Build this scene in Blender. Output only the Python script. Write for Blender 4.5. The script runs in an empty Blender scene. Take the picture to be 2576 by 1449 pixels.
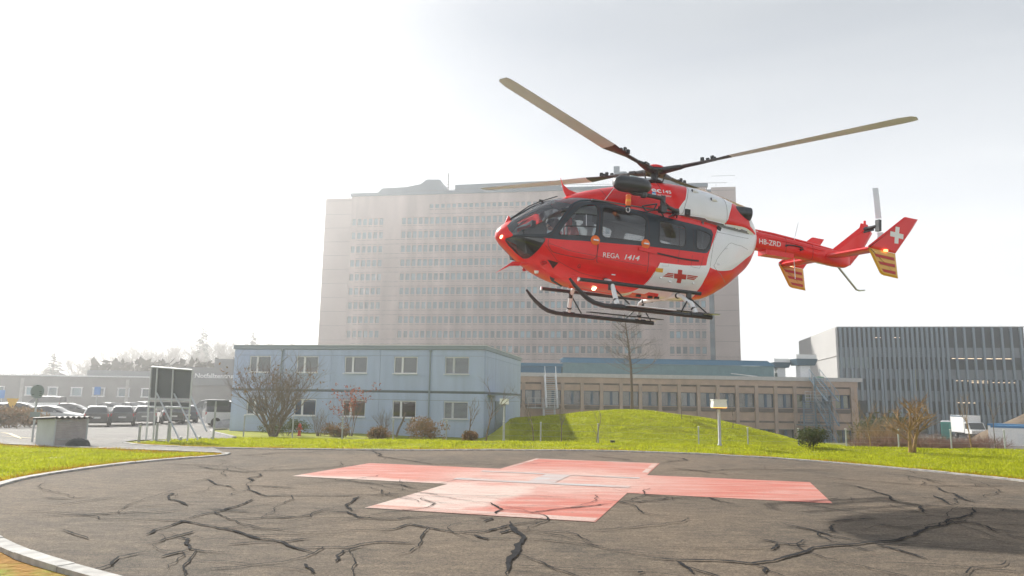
import bpy, math, random, bisect
import numpy as np
from mathutils import Vector, Matrix
from mathutils.geometry import delaunay_2d_cdt

scn = bpy.context.scene
col = scn.collection
R = math.radians
rnd = random.Random(7)

# ------------------------------------------------------------------ camera, sky, sun, exposure
CAM_H, CAM_PITCH, CAM_ROLL = 1.7, .1524, .01631
cam = bpy.data.objects.new('camera', bpy.data.cameras.new('camera'))
col.objects.link(cam)
cam.data.sensor_width = 36
cam.data.lens = 36*1836.2/2576
cam.data.clip_start, cam.data.clip_end = .1, 4000
_f = Vector((0, math.cos(CAM_PITCH), math.sin(CAM_PITCH)))
_u0 = Vector((0, -math.sin(CAM_PITCH), math.cos(CAM_PITCH)))
_r0 = Vector((1, 0, 0))
_cr, _sr = math.cos(CAM_ROLL), math.sin(CAM_ROLL)
CR, CU = _r0*_cr+_u0*_sr, _u0*_cr-_r0*_sr
cam.matrix_world = Matrix(((CR.x, CU.x, -_f.x, 0), (CR.y, CU.y, -_f.y, 0), (CR.z, CU.z, -_f.z, CAM_H), (0, 0, 0, 1)))
scn.camera = cam

SUN_AZ, SUN_EL = -41.0, 34.5          # degrees left of the view axis, above the horizon
world = bpy.data.worlds.new('World'); scn.world = world
world.use_nodes = True
wn, wl = world.node_tree.nodes, world.node_tree.links
wn.clear()
sky = wn.new('ShaderNodeTexSky'); sky.sky_type = 'NISHITA'; sky.sun_disc = False
sky.sun_elevation = R(SUN_EL); sky.sun_rotation = R(SUN_AZ)
sky.altitude = 450; sky.air_density = 1.0; sky.dust_density = 1.5; sky.ozone_density = 1.0
bg = wn.new('ShaderNodeBackground'); bg.inputs[1].default_value = .12
# a thin veil of high cloud: everywhere in the sky, thinner overhead
tc = wn.new('ShaderNodeTexCoord'); sep = wn.new('ShaderNodeSeparateXYZ')
wl.new(tc.outputs['Generated'], sep.inputs[0])
veil = wn.new('ShaderNodeValToRGB'); wl.new(sep.outputs['Z'], veil.inputs[0])
while len(veil.color_ramp.elements) < 5: veil.color_ramp.elements.new(.5)
for e_, (p_, c_) in zip(veil.color_ramp.elements, ((0, (1, 1, 1)), (.16, (.80, .81, .82)), (.30, (.58, .595, .61)), (.47, (.37, .39, .41)), (1, (.30, .34, .39)))):
    e_.position = p_; e_.color = (*c_, 1)
vg = wn.new('ShaderNodeVectorMath'); vg.operation = 'SCALE'; vg.inputs['Scale'].default_value = 7.5; wl.new(veil.outputs[0], vg.inputs[0])
wmp = wn.new('ShaderNodeMapping'); wmp.inputs['Scale'].default_value = (1.0, 1.6, 5)
wl.new(tc.outputs['Generated'], wmp.inputs['Vector'])
wnz = wn.new('ShaderNodeTexNoise'); wnz.inputs['Scale'].default_value = 1.6; wnz.inputs['Detail'].default_value = 6; wnz.inputs['Distortion'].default_value = .6
wl.new(wmp.outputs[0], wnz.inputs['Vector'])
mm = wn.new('ShaderNodeMath'); mm.operation = 'MULTIPLY_ADD'; mm.inputs[1].default_value = .24; mm.inputs[2].default_value = -.12
wl.new(wnz.outputs['Fac'], mm.inputs[0])
ma = wn.new('ShaderNodeMath'); ma.operation = 'ADD'; ma.use_clamp = True
ma.inputs[0].default_value = .91; wl.new(mm.outputs[0], ma.inputs[1])
mixs = wn.new('ShaderNodeMix'); mixs.data_type = 'RGBA'
wl.new(ma.outputs[0], mixs.inputs['Factor']); wl.new(sky.outputs[0], mixs.inputs['A'])
cl = wn.new('ShaderNodeMath'); cl.operation = 'MULTIPLY_ADD'; cl.inputs[1].default_value = .42; cl.inputs[2].default_value = .79; wl.new(wnz.outputs['Fac'], cl.inputs[0])
vg2 = wn.new('ShaderNodeVectorMath'); vg2.operation = 'SCALE'; wl.new(vg.outputs[0], vg2.inputs[0]); wl.new(cl.outputs[0], vg2.inputs['Scale'])
wl.new(vg2.outputs[0], mixs.inputs['B'])
wl.new(mixs.outputs['Result'], bg.inputs[0])
wo = wn.new('ShaderNodeOutputWorld'); wl.new(bg.outputs[0], wo.inputs[0])

sl = bpy.data.lights.new('sun', 'SUN'); sl.energy = 4.4; sl.angle = R(1.2); sl.color = (1, .95, .87)
sun = bpy.data.objects.new('sun', sl); col.objects.link(sun)
_sd = Vector((math.sin(R(SUN_AZ))*math.cos(R(SUN_EL)), math.cos(R(SUN_AZ))*math.cos(R(SUN_EL)), math.sin(R(SUN_EL))))
sun.rotation_euler = _sd.to_track_quat('Z', 'Y').to_euler()
sun.location = _sd*300

scn.view_settings.view_transform = 'Standard'; scn.view_settings.look = 'None'
scn.view_settings.gamma = 1; scn.view_settings.use_curve_mapping = False
scn.view_settings.exposure = .75
scn.render.engine = 'CYCLES'
try:
    scn.cycles.use_denoising = True
    scn.cycles.max_bounces = 8; scn.cycles.transparent_max_bounces = 16; scn.cycles.volume_bounces = 1
except Exception: pass

# ------------------------------------------------------------------ helpers
IMG_W, IMG_H, FPX = 2576, 1449, 1836.2
def ray(px, py): return _f + CR*((px-IMG_W/2)/FPX) - CU*((py-IMG_H/2)/FPX)
def at(px, py, Y):                      # the point at distance Y down the view axis that is seen at a place of the photograph
    d = ray(px, py); d = d*(Y/d.y); return Vector((d.x, d.y, d.z+CAM_H))
def sm(a, b, v):
    t = min(1, max(0, (v-a)/(b-a))); return t*t*(3-2*t)
def pchip(xs, ys):
    n = len(xs); h = [xs[i+1]-xs[i] for i in range(n-1)]; d = [(ys[i+1]-ys[i])/h[i] for i in range(n-1)]
    m = [d[0]]+[0 if d[i-1]*d[i] <= 0 else 3*(h[i-1]+h[i])/((2*h[i]+h[i-1])/d[i-1]+(h[i]+2*h[i-1])/d[i]) for i in range(1, n-1)]+[d[-1]]
    def f(x):
        if x <= xs[0]: return ys[0]
        if x >= xs[-1]: return ys[-1]
        i = bisect.bisect_right(xs, x)-1; t = (x-xs[i])/h[i]; a = 1-t
        return (1+2*t)*a*a*ys[i]+t*a*a*h[i]*m[i]+t*t*(3-2*t)*ys[i+1]-t*t*a*h[i]*m[i+1]
    return f

def lk(nt, a, b): nt.links.new(a, b)
def mat(name, color, rough=.7, metal=0, coat=0, var=0, vscale=3, vcol=None, bump=0, bscale=30, emit=None, back=None, spec=.5, stretch=None, detail=5):
    m = bpy.data.materials.new(name); m.use_nodes = True; nt = m.node_tree; n = nt.nodes; b = n['Principled BSDF']
    b.inputs['Base Color'].default_value = (*color, 1); b.inputs['Roughness'].default_value = rough
    b.inputs['Metallic'].default_value = metal; b.inputs['Coat Weight'].default_value = coat
    b.inputs['Coat Roughness'].default_value = .05; b.inputs['Specular IOR Level'].default_value = spec
    src = None
    if var or bump:
        tc = n.new('ShaderNodeTexCoord'); mp = n.new('ShaderNodeMapping'); lk(nt, tc.outputs['Object'], mp.inputs[0])
        if stretch: mp.inputs['Scale'].default_value = stretch
    if var:
        nz = n.new('ShaderNodeTexNoise'); nz.inputs['Scale'].default_value = vscale; nz.inputs['Detail'].default_value = detail
        lk(nt, mp.outputs[0], nz.inputs['Vector'])
        rp = n.new('ShaderNodeMapRange'); rp.inputs['From Min'].default_value = .3; rp.inputs['From Max'].default_value = .7
        lk(nt, nz.outputs['Fac'], rp.inputs['Value'])
        mx = n.new('ShaderNodeMix'); mx.data_type = 'RGBA'
        c2 = vcol or tuple(c*(1-var) for c in color); c1 = color if vcol else tuple(min(1, c*(1+var*.6)) for c in color)
        mx.inputs['A'].default_value = (*c1, 1); mx.inputs['B'].default_value = (*c2, 1)
        lk(nt, rp.outputs[0], mx.inputs['Factor']); src = mx.outputs['Result']; lk(nt, src, b.inputs['Base Color'])
    if back:
        ge = n.new('ShaderNodeNewGeometry'); m2 = n.new('ShaderNodeMix'); m2.data_type = 'RGBA'
        lk(nt, ge.outputs['Backfacing'], m2.inputs['Factor'])
        if src: lk(nt, src, m2.inputs['A'])
        else: m2.inputs['A'].default_value = (*color, 1)
        m2.inputs['B'].default_value = (*back, 1); lk(nt, m2.outputs['Result'], b.inputs['Base Color'])
    if bump:
        nb = n.new('ShaderNodeTexNoise'); nb.inputs['Scale'].default_value = bscale; nb.inputs['Detail'].default_value = 4
        lk(nt, mp.outputs[0], nb.inputs['Vector'])
        bm = n.new('ShaderNodeBump'); bm.inputs['Strength'].default_value = bump; bm.inputs['Distance'].default_value = .02
        lk(nt, nb.outputs['Fac'], bm.inputs['Height']); lk(nt, bm.outputs[0], b.inputs['Normal'])
    if emit:
        b.inputs['Emission Color'].default_value = (*emit[:3], 1); b.inputs['Emission Strength'].default_value = emit[3]
    return m
def glass(name, tint, refl=1.0, ior=1.5, rough=.02):
    m = bpy.data.materials.new(name); m.use_nodes = True; nt = m.node_tree; n = nt.nodes; n.clear()
    t = n.new('ShaderNodeBsdfTransparent'); t.inputs[0].default_value = (*tint, 1)
    g = n.new('ShaderNodeBsdfGlossy'); g.inputs['Roughness'].default_value = rough; g.inputs[0].default_value = (refl, refl, refl, 1)
    fr = n.new('ShaderNodeFresnel'); fr.inputs[0].default_value = ior
    mx = n.new('ShaderNodeMixShader'); lk(nt, fr.outputs[0], mx.inputs[0]); lk(nt, t.outputs[0], mx.inputs[1]); lk(nt, g.outputs[0], mx.inputs[2])
    o = n.new('ShaderNodeOutputMaterial'); lk(nt, mx.outputs[0], o.inputs[0]); return m

def tag(o, label=None, cat=None, group=None, kind=None):
    if label: o['label'] = label
    if cat: o['category'] = cat
    if group: o['group'] = group
    if kind: o['kind'] = kind
    return o
def empty(name, label, cat, loc=(0, 0, 0), rotz=0, group=None, mtx=None):
    o = bpy.data.objects.new(name, None); col.objects.link(o); o.empty_display_size = .3
    if mtx is not None: o.matrix_world = mtx
    else: o.location = loc; o.rotation_euler = (0, 0, rotz)
    return tag(o, label, cat, group)
def copy_tree(o, parent=None):
    c = o.copy(); col.objects.link(c)
    if parent is not None: c.parent = parent
    for ch in list(o.children): copy_tree(ch, c)
    return c

class MB:
    def __init__(s): s.v = []; s.f = []; s.m = []
    def add(s, vs, fs, mi=0):
        b = len(s.v); s.v += [tuple(p) for p in vs]; s.f += [[b+i for i in f] for f in fs]; s.m += [mi]*len(fs); return s
    def box(s, c, d, mi=0, rz=0, M=None, taper=None):
        x, y, z = d[0]/2, d[1]/2, d[2]/2; tx, ty = taper or (1, 1)
        vs = [Vector((a*x*(tx if e > 0 else 1), b*y*(ty if e > 0 else 1), e*z)) for e in (-1, 1) for a, b in ((-1, -1), (1, -1), (1, 1), (-1, 1))]
        if M is None: M = Matrix.Rotation(rz, 3, 'Z') if rz else None
        if M is not None: vs = [M @ p for p in vs]
        c = Vector(c); return s.add([p+c for p in vs], [(3, 2, 1, 0), (4, 5, 6, 7), (0, 1, 5, 4), (1, 2, 6, 5), (2, 3, 7, 6), (3, 0, 4, 7)], mi)
    def tube(s, path, rad, n=8, mi=0, caps=True, flat=1.0):
        P = [Vector(p) for p in path]; k = len(P)
        rr = rad if isinstance(rad, (list, tuple)) else [rad]*k
        vs = []; prev = None
        for i in range(k):
            d = (P[min(i+1, k-1)]-P[max(i-1, 0)]).normalized()
            if prev is None:
                a = Vector((0, 0, 1)) if abs(d.z) < .9 else Vector((1, 0, 0))
                prev = (a-d*a.dot(d)).normalized()
            else:
                q = prev-d*prev.dot(d); prev = q.normalized() if q.length > 1e-6 else prev
            w = d.cross(prev)
            for j in range(n):
                t = 2*math.pi*j/n; vs.append(P[i]+prev*(math.cos(t)*rr[i]*flat)+w*(math.sin(t)*rr[i]))
        fs = [(i*n+j, i*n+(j+1) % n, (i+1)*n+(j+1) % n, (i+1)*n+j) for i in range(k-1) for j in range(n)]
        if caps: fs += [tuple(range(n))[::-1], tuple((k-1)*n+j for j in range(n))]
        return s.add(vs, fs, mi)
    def lathe(s, prof, n=16, M=None, mi=0):   # prof: (r, z) pairs round the z axis
        vs = [];
        for r, z in prof: vs += [Vector((r*math.cos(2*math.pi*j/n), r*math.sin(2*math.pi*j/n), z)) for j in range(n)]
        if M is not None: vs = [M @ p for p in vs]
        k = len(prof); fs = [(i*n+j, i*n+(j+1) % n, (i+1)*n+(j+1) % n, (i+1)*n+j) for i in range(k-1) for j in range(n)]
        fs += [tuple(range(n))[::-1], tuple((k-1)*n+j for j in range(n))]
        return s.add(vs, fs, mi)
    def prism(s, poly, off, mi=0):            # poly: 3-D outline, off: extrusion vector
        n = len(poly); P = [Vector(p) for p in poly]; off = Vector(off)
        return s.add(P+[p+off for p in P], [tuple(range(n))[::-1], tuple(range(n, 2*n))]+[(i, (i+1) % n, n+(i+1) % n, n+i) for i in range(n)], mi)
    def quad(s, a, b, c, d, mi=0): return s.add([a, b, c, d], [(0, 1, 2, 3)], mi)
    def mesh(s, name, mats, smooth=None):
        me = bpy.data.meshes.new(name); me.from_pydata(s.v, [], s.f)
        for m in (mats if isinstance(mats, (list, tuple)) else [mats]): me.materials.append(m)
        if any(s.m): me.polygons.foreach_set('material_index', s.m)
        if smooth is not None:
            me.polygons.foreach_set('use_smooth', [True]*len(s.f))
            if smooth < 180: me.set_sharp_from_angle(angle=R(smooth))
        me.update(); return me
    def build(s, name, mats, parent=None, smooth=None):
        o = bpy.data.objects.new(name, s.mesh(name, mats, smooth)); col.objects.link(o)
        if parent is not None: o.parent = parent
        return o
def inst(name, me, parent, loc=(0, 0, 0), rz=0, scale=None):
    o = bpy.data.objects.new(name, me); col.objects.link(o); o.parent = parent; o.location = loc; o.rotation_euler = (0, 0, rz)
    if scale: o.scale = scale
    return o

def text_polys(txt, size=1.0, shear=0, bold=0, extrude=0, space=1.0):
    cu = bpy.data.curves.new('lettering', 'FONT'); cu.body = txt; cu.size = size; cu.shear = shear; cu.offset = bold; cu.extrude = extrude
    cu.space_character = space; cu.resolution_u = 3
    o = bpy.data.objects.new('lettering', cu); col.objects.link(o)
    dg = bpy.context.evaluated_depsgraph_get(); me = bpy.data.meshes.new_from_object(o.evaluated_get(dg))
    vs = [v.co.copy() for v in me.vertices]; fs = [tuple(p.vertices) for p in me.polygons]
    bpy.data.objects.remove(o); bpy.data.curves.remove(cu); bpy.data.meshes.remove(me)
    return vs, fs
def point_in(poly, x, y):
    c = False; j = len(poly)-1
    for i in range(len(poly)):
        xi, yi = poly[i]; xj, yj = poly[j]
        if (yi > y) != (yj > y) and x < (xj-xi)*(y-yi)/(yj-yi)+xi: c = not c
        j = i
    return c
def cdt(outlines, grid, eps=1e-5):
    vs = []; es = []
    for o in outlines:
        b = len(vs); vs += [Vector(p) for p in o]; n = len(o); es += [(b+i, b+(i+1) % n) for i in range(n)]
    vs += [Vector(p) for p in grid]
    r = delaunay_2d_cdt(vs, es, [], 0, eps)
    return r[0], r[2]
def roundpoly(pts, r, n=4):
    out = []; k = len(pts)
    for i in range(k):
        p, a, b = Vector(pts[i]), Vector(pts[i-1]), Vector(pts[(i+1) % k])
        da, db = a-p, b-p; rr = min(r, da.length*.45, db.length*.45)
        if rr < 1e-4: out.append(tuple(p)); continue
        p0, p1 = p+da.normalized()*rr, p+db.normalized()*rr
        for j in range(n+1):
            t = j/n; out.append(tuple(p0*(1-t)**2+p*(2*t*(1-t))+p1*t*t))
    return out
def dense(pts, step, closed=True):
    out = []; k = len(pts)
    for i in range(k if closed else k-1):
        a, b = Vector(pts[i]), Vector(pts[(i+1) % k]); n = max(1, int((b-a).length/step))
        out += [tuple(a.lerp(b, j/n)) for j in range(n)]
    if not closed: out.append(tuple(pts[-1]))
    return out

# ------------------------------------------------------------------ terrain
def nsm(a, b, v):
    t = np.clip((v-a)/(b-a), 0, 1); return t*t*(3-2*t)
_cp = [(1270, 1056), (1310, 1052), (1365, 1048), (1420, 1044), (1470, 1038), (1510, 1034), (1560, 1032), (1620, 1034), (1700, 1043), (1800, 1058), (1900, 1082), (1960, 1100), (2015, 1121)]
_cw = [at(a, b, 48) for a, b in _cp]
_mx = [-6.0, -3.0]+[p.x for p in _cw]+[_cw[-1].x+2.5]; _mz = [.0, .9]+[p.z+.72 for p in _cw]+[0.0]
_mf = pchip(_mx, _mz); _tx = np.linspace(-6, 24, 300); _tz = np.array([_mf(x) for x in _tx])
def Hn(x, y):
    x = np.asarray(x, float); y = np.asarray(y, float)
    k = nsm(-10, -5, x)
    d = (1-k)*nsm(25, 56, y)+k*nsm(28.3, 41, y)
    z = -.72*d-1.65*nsm(48, 62, y)*nsm(-2, 6, x)
    m = np.interp(x, _tx, _tz, left=0, right=0)
    front = 36.5+3.5*nsm(8, -1, x)
    s = np.where(y < 48, nsm(0, 1, (y-front)/(48-front)), 1-nsm(51, 64, y))
    s = s*nsm(-.2, 1.8, x-np.maximum(-1.67, -1.67+.1917*(y-47)))
    berm = .10*nsm(0, 1, 1-np.abs(y-28.3)/2.2)*nsm(-9, -4, x)
    return z+np.maximum(m, 0)*s+berm
def H(x, y): return float(Hn(x, y))
def gp(px, py, zoff=0):                 # the point of the terrain seen at a place of the photograph
    d = ray(px, py); t = 5.0
    while t < 400:
        p = d*t
        if p.z+CAM_H < H(p.x, p.y)+zoff: break
        t += .1+t*.002
    return Vector((p.x, p.y, H(p.x, p.y)))

PAD = [(-9.5, 24.05), (-6, 24.2), (-3, 24.6), (-.7, 25.2), (2.85, 25.65), (6.24, 24.94), (8.94, 22.94), (10.74, 20.34), (12.02, 17.49), (12.3, 14.5), (11.5, 11.2), (9.5, 8.2), (6.5, 6.2), (3, 5.4), (0, 5.4), (-2.2, 6.2), (-4.04, 7.27), (-5.66, 8.5), (-7.4, 10.3), (-8.7, 12.2), (-9.25, 13.58), (-9.55, 14.9), (-9.55, 16.5), (-9.19, 18.75), (-8.41, 20.55), (-8.1, 21.45)]
def smooth_line(P, step):
    out = []; n = len(P)
    for i in range(n-1):
        p0, p1, p2, p3 = [np.array(P[min(max(j, 0), n-1)], float) for j in (i-1, i, i+1, i+2)]
        k = max(2, int(np.linalg.norm(p2-p1)/step))
        for j in range(k):
            t = j/k; out.append(tuple(.5*(2*p1+(p2-p0)*t+(2*p0-5*p1+4*p2-p3)*t*t+(3*p1-p0-3*p2+p3)*t**3)))
    return out+[tuple(P[-1])]
STRIP_START = [(-13.3, 25.75), (-12.0, 24.75)]
kerb_line = smooth_line(STRIP_START+PAD+[(-8.45, 21.95), (-9.9, 22.4), (-13.6, 23.35), (-17.3, 24.6), (-24, 27)], .25)
pad_line = smooth_line(PAD, .4)

# ground materials
def ground_mat():
    m = bpy.data.materials.new('meadow'); m.use_nodes = True; nt = m.node_tree; n = nt.nodes; b = n['Principled BSDF']
    b.inputs['Roughness'].default_value = .9; b.inputs['Specular IOR Level'].default_value = .2
    tc = n.new('ShaderNodeTexCoord')
    def noise(sc, det=5):
        z = n.new('ShaderNodeTexNoise'); z.inputs['Scale'].default_value = sc; z.inputs['Detail'].default_value = det; lk(nt, tc.outputs['Object'], z.inputs['Vector']); return z.outputs['Fac']
    def rng(v, a, c):
        r = n.new('ShaderNodeMapRange'); r.inputs['From Min'].default_value = a; r.inputs['From Max'].default_value = c; lk(nt, v, r.inputs['Value']); return r.outputs[0]
    def mix(f, a, c):
        x = n.new('ShaderNodeMix'); x.data_type = 'RGBA'
        lk(nt, f, x.inputs['Factor'])
        for s, v in (('A', a), ('B', c)):
            if isinstance(v, tuple): x.inputs[s].default_value = (*v, 1)
            else: lk(nt, v, x.inputs[s])
        return x.outputs['Result']
    c = mix(rng(noise(.9), .35, .65), (.30, .32, .016), (.18, .22, .012))
    c = mix(rng(noise(9), .45, .75), c, (.30, .28, .035))
    at1 = n.new('ShaderNodeAttribute'); at1.attribute_name = 'dry'
    ad = n.new('ShaderNodeMath'); ad.operation = 'MULTIPLY_ADD'; lk(nt, noise(3.5), ad.inputs[0]); ad.inputs[1].default_value = 1.3; ad.inputs[2].default_value = -.65
    a2 = n.new('ShaderNodeMath'); a2.operation = 'ADD'; lk(nt, ad.outputs[0], a2.inputs[0]); lk(nt, at1.outputs['Fac'], a2.inputs[1])
    c = mix(rng(a2.outputs[0], .35, .75), c, (.30, .15, .018))
    at2 = n.new('ShaderNodeAttribute'); at2.attribute_name = 'dirt_bounce_grey'
    c = mix(at2.outputs['Fac'], c, mix(rng(noise(.5), .35, .65), (.17, .155, .14), (.11, .10, .092)))
    lk(nt, c, b.inputs['Base Color'])
    bm = n.new('ShaderNodeBump'); bm.inputs['Strength'].default_value = .9; bm.inputs['Distance'].default_value = .12
    lk(nt, noise(6, 8), bm.inputs['Height']); lk(nt, bm.outputs[0], b.inputs['Normal'])
    return m
M_meadow = ground_mat()
def asphalt_mat(name, base, dark, grain=90):
    m = mat(name, base, .88, spec=.25); nt = m.node_tree; n = nt.nodes; b = n['Principled BSDF']
    tc = n.new('ShaderNodeTexCoord')
    def noise(sc, det=5, st=None):
        z = n.new('ShaderNodeTexNoise'); z.inputs['Scale'].default_value = sc; z.inputs['Detail'].default_value = det
        if st:
            mp = n.new('ShaderNodeMapping'); mp.inputs['Scale'].default_value = st; lk(nt, tc.outputs['Object'], mp.inputs[0]); lk(nt, mp.outputs[0], z.inputs['Vector'])
        else: lk(nt, tc.outputs['Object'], z.inputs['Vector'])
        return z.outputs['Fac']
    def rng(v, a, c, lo=0, hi=1):
        r = n.new('ShaderNodeMapRange'); r.inputs['From Min'].default_value = a; r.inputs['From Max'].default_value = c; r.inputs['To Min'].default_value = lo; r.inputs['To Max'].default_value = hi; lk(nt, v, r.inputs['Value']); return r.outputs[0]
    def mix(f, a, c, bt='MIX'):
        x = n.new('ShaderNodeMix'); x.data_type = 'RGBA'; x.blend_type = bt
        if isinstance(f, float): x.inputs['Factor'].default_value = f
        else: lk(nt, f, x.inputs['Factor'])
        for s, v in (('A', a), ('B', c)):
            if isinstance(v, tuple): x.inputs[s].default_value = (*v, 1)
            else: lk(nt, v, x.inputs[s])
        return x.outputs['Result']
    c = mix(rng(noise(.33, 6), .36, .64), base, dark)
    c = mix(rng(noise(2.2, 6, (1, 2.2, 1)), .42, .72, 0, .55), c, tuple(v*1.35 for v in base))
    vo = n.new('ShaderNodeTexVoronoi'); vo.inputs['Scale'].default_value = grain; lk(nt, tc.outputs['Object'], vo.inputs['Vector'])
    sp = n.new('ShaderNodeSeparateColor'); lk(nt, vo.outputs['Color'], sp.inputs[0])
    c = mix(1.0, c, mix(rng(sp.outputs[0], 0, 1), (.62, .62, .63), (1.45, 1.4, 1.32)), 'MULTIPLY')
    c = mix(1.0, c, mix(rng(noise(28, 3), .3, .7), (.75, .75, .75), (1.25, 1.25, 1.25)), 'MULTIPLY')
    c = mix(1.0, c, mix(rng(noise(7, 4, (.6, 1.5, 1)), .3, .7), (.84, .84, .85), (1.16, 1.15, 1.13)), 'MULTIPLY')
    lk(nt, c, b.inputs['Base Color'])
    bm = n.new('ShaderNodeBump'); bm.inputs['Strength'].default_value = .7; bm.inputs['Distance'].default_value = .012
    lk(nt, vo.outputs['Distance'], bm.inputs['Height']); lk(nt, bm.outputs[0], b.inputs['Normal'])
    return m
M_pad = asphalt_mat('worn_asphalt', (.152, .121, .090), (.095, .081, .066))
M_road = asphalt_mat('pale_asphalt', (.24, .235, .23), (.19, .19, .19), 60)
M_kerb = mat('kerb_concrete', (.42, .41, .39), .85, var=.35, vscale=5, bump=.4, bscale=40)
M_tar = mat('tar', (.034, .034, .036), .95, var=.3, vscale=8, spec=.05)
def paint_mat(name, c, worn, bare, amt, lo=.5, hi=.75):
    """road paint: colour c bleaching to worn in streaks, flaking down to the bare asphalt; amt scales the flaking"""
    m = mat(name, c, .75, spec=.2); nt = m.node_tree; n = nt.nodes; b = n['Principled BSDF']; tc = n.new('ShaderNodeTexCoord')
    def noise(sc, det, st, rot=CYAW_):
        mp = n.new('ShaderNodeMapping'); mp.inputs['Rotation'].default_value = (0, 0, rot); mp.inputs['Scale'].default_value = st; lk(nt, tc.outputs['Object'], mp.inputs[0])
        z = n.new('ShaderNodeTexNoise'); z.inputs['Scale'].default_value = sc; z.inputs['Detail'].default_value = det; z.inputs['Roughness'].default_value = .65; lk(nt, mp.outputs[0], z.inputs['Vector']); return z.outputs['Fac']
    def rng(v, a, d, l0=0, h0=1):
        r = n.new('ShaderNodeMapRange'); r.inputs['From Min'].default_value = a; r.inputs['From Max'].default_value = d; r.inputs['To Min'].default_value = l0; r.inputs['To Max'].default_value = h0; lk(nt, v, r.inputs['Value']); return r.outputs[0]
    def mx(f, a, d):
        x = n.new('ShaderNodeMix'); x.data_type = 'RGBA'; lk(nt, f, x.inputs['Factor'])
        for s_, v in (('A', a), ('B', d)):
            if isinstance(v, tuple): x.inputs[s_].default_value = (*v, 1)
            else: lk(nt, v, x.inputs[s_])
        return x.outputs['Result']
    def math_(op, a, d):
        x = n.new('ShaderNodeMath'); x.operation = op
        for i_, v in enumerate((a, d)):
            if isinstance(v, (int, float)): x.inputs[i_].default_value = v
            else: lk(nt, v, x.inputs[i_])
        return x.outputs[0]
    st1 = rng(noise(1.1, 8, (.5, 2.6, 1)), lo, hi)
    if name == 'faded_red_paint':                                    # the near arm has bleached almost white towards the left
        def dot(v, off):
            d = n.new('ShaderNodeVectorMath'); d.operation = 'DOT_PRODUCT'; lk(nt, tc.outputs['Object'], d.inputs[0]); d.inputs[1].default_value = v
            return math_('ADD', d.outputs['Value'], off)
        ex_, ey_ = (math.cos(CYAW_), math.sin(CYAW_), 0), (-math.sin(CYAW_), math.cos(CYAW_), 0)
        lx = dot(ex_, -(CXY[0]*ex_[0]+CXY[1]*ex_[1])); ly = dot(ey_, -(CXY[0]*ey_[0]+CXY[1]*ey_[1]))
        nz = math_('MULTIPLY', math_('SUBTRACT', noise(.9, 6, (1, 1, 1)), .5), 1.5)
        fx = rng(math_('ADD', math_('SUBTRACT', lx, math_('MULTIPLY', ly, .14)), nz), .75, .25); fy = rng(math_('ADD', ly, nz), -1.1, -1.7)
        st1 = math_('MAXIMUM', math_('MULTIPLY', st1, .75), math_('MULTIPLY', math_('MULTIPLY', fx, fy), rng(noise(2.5, 8, (.7, 2, 1)), .25, .55, .55, 1)))
        rr_ = math_('ADD', math_('MULTIPLY', lx, lx), math_('MULTIPLY', ly, ly))
        st1 = math_('MAXIMUM', st1, math_('MULTIPLY', rng(math_('ADD', rr_, math_('MULTIPLY', nz, 6.0)), 13, 1.5, 0, .85), rng(noise(1.6, 8, (.6, 2, 1)), .3, .6, .35, 1)))
    col_ = mx(st1, c, worn)
    col_ = mx(rng(noise(5, 8, (.6, 2.2, 1), .5), .57, .70, 0, .55*amt), col_, bare)
    col_ = mx(rng(noise(34, 5, (1, 1, 1)), .56, .66, 0, .65*amt), col_, bare)
    lk(nt, col_, b.inputs['Base Color']); return m
CYAW_, CXY = -.28351, (.9975, 16.310)
BARE = (.20, .135, .105)
M_pink = paint_mat('faded_red_paint', (.47, .145, .110), (.56, .45, .40), BARE, 1, .42, .76)
M_wline = paint_mat('white_line_paint', (.54, .46, .42), (.47, .24, .19), BARE, 1.2, .38, .62)
M_hline = paint_mat('grey_white_paint', (.44, .46, .47), (.47, .29, .25), BARE, 1, .42, .66)
M_road_line = mat('road_line_paint', (.72, .70, .66), .7, var=.2)
M_yellow_line = mat('yellow_line_paint', (.65, .50, .22), .7, var=.2)

# the ground: one sheet to the horizon
def axis(segs):
    out = []
    for a, b, s in segs: out += list(np.arange(a, b-1e-6, s))
    return np.array(out+[segs[-1][1]])
gx = axis([(-420, -200, 20), (-200, -60, 10), (-60, -24, 3), (-24, -10, .6), (-10, 22, .45), (22, 60, 2), (60, 200, 10), (200, 420, 20)])
gy = axis([(-120, -20, 20), (-20, 0, 4), (0, 12, 1), (12, 54, .45), (54, 80, 1.3), (80, 200, 8), (200, 620, 30)])
GX, GY = np.meshgrid(gx, gy); GZ = Hn(GX, GY)
rs = np.random.RandomState(3)
near = (GY > 10) & (GY < 64) & (np.abs(GX) < 24)
kl = np.array(kerb_line)
kd = np.full(GX.shape, 99.0)
sel = np.where((GY > 2) & (GY < 34) & (GX > -26) & (GX < 22))
P2 = np.stack([GX[sel], GY[sel]], 1)
kd[sel] = np.sqrt(((P2[:, None, :]-kl[None, ::2, :])**2).sum(2)).min(1)
GZ = GZ+near*(rs.rand(*GX.shape)-.5)*.035*np.clip((kd-.4)/1.0, 0, 1)
inpad = np.array([point_in(pad_line, x, y) if (abs(x) < 16 and 0 < y < 32) else False for x, y in zip(GX.ravel(), GY.ravel())]).reshape(GX.shape)
GZ[inpad] = -.02
nyx = GX.shape
idx = np.arange(GX.size).reshape(nyx)
fq = np.stack([idx[:-1, :-1], idx[:-1, 1:], idx[1:, 1:], idx[1:, :-1]], -1).reshape(-1, 4)
me = bpy.data.meshes.new('ground'); me.from_pydata(np.stack([GX, GY, GZ], -1).reshape(-1, 3).tolist(), [], fq.tolist())
me.materials.append(M_meadow); me.polygons.foreach_set('use_smooth', [True]*len(fq))
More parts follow.
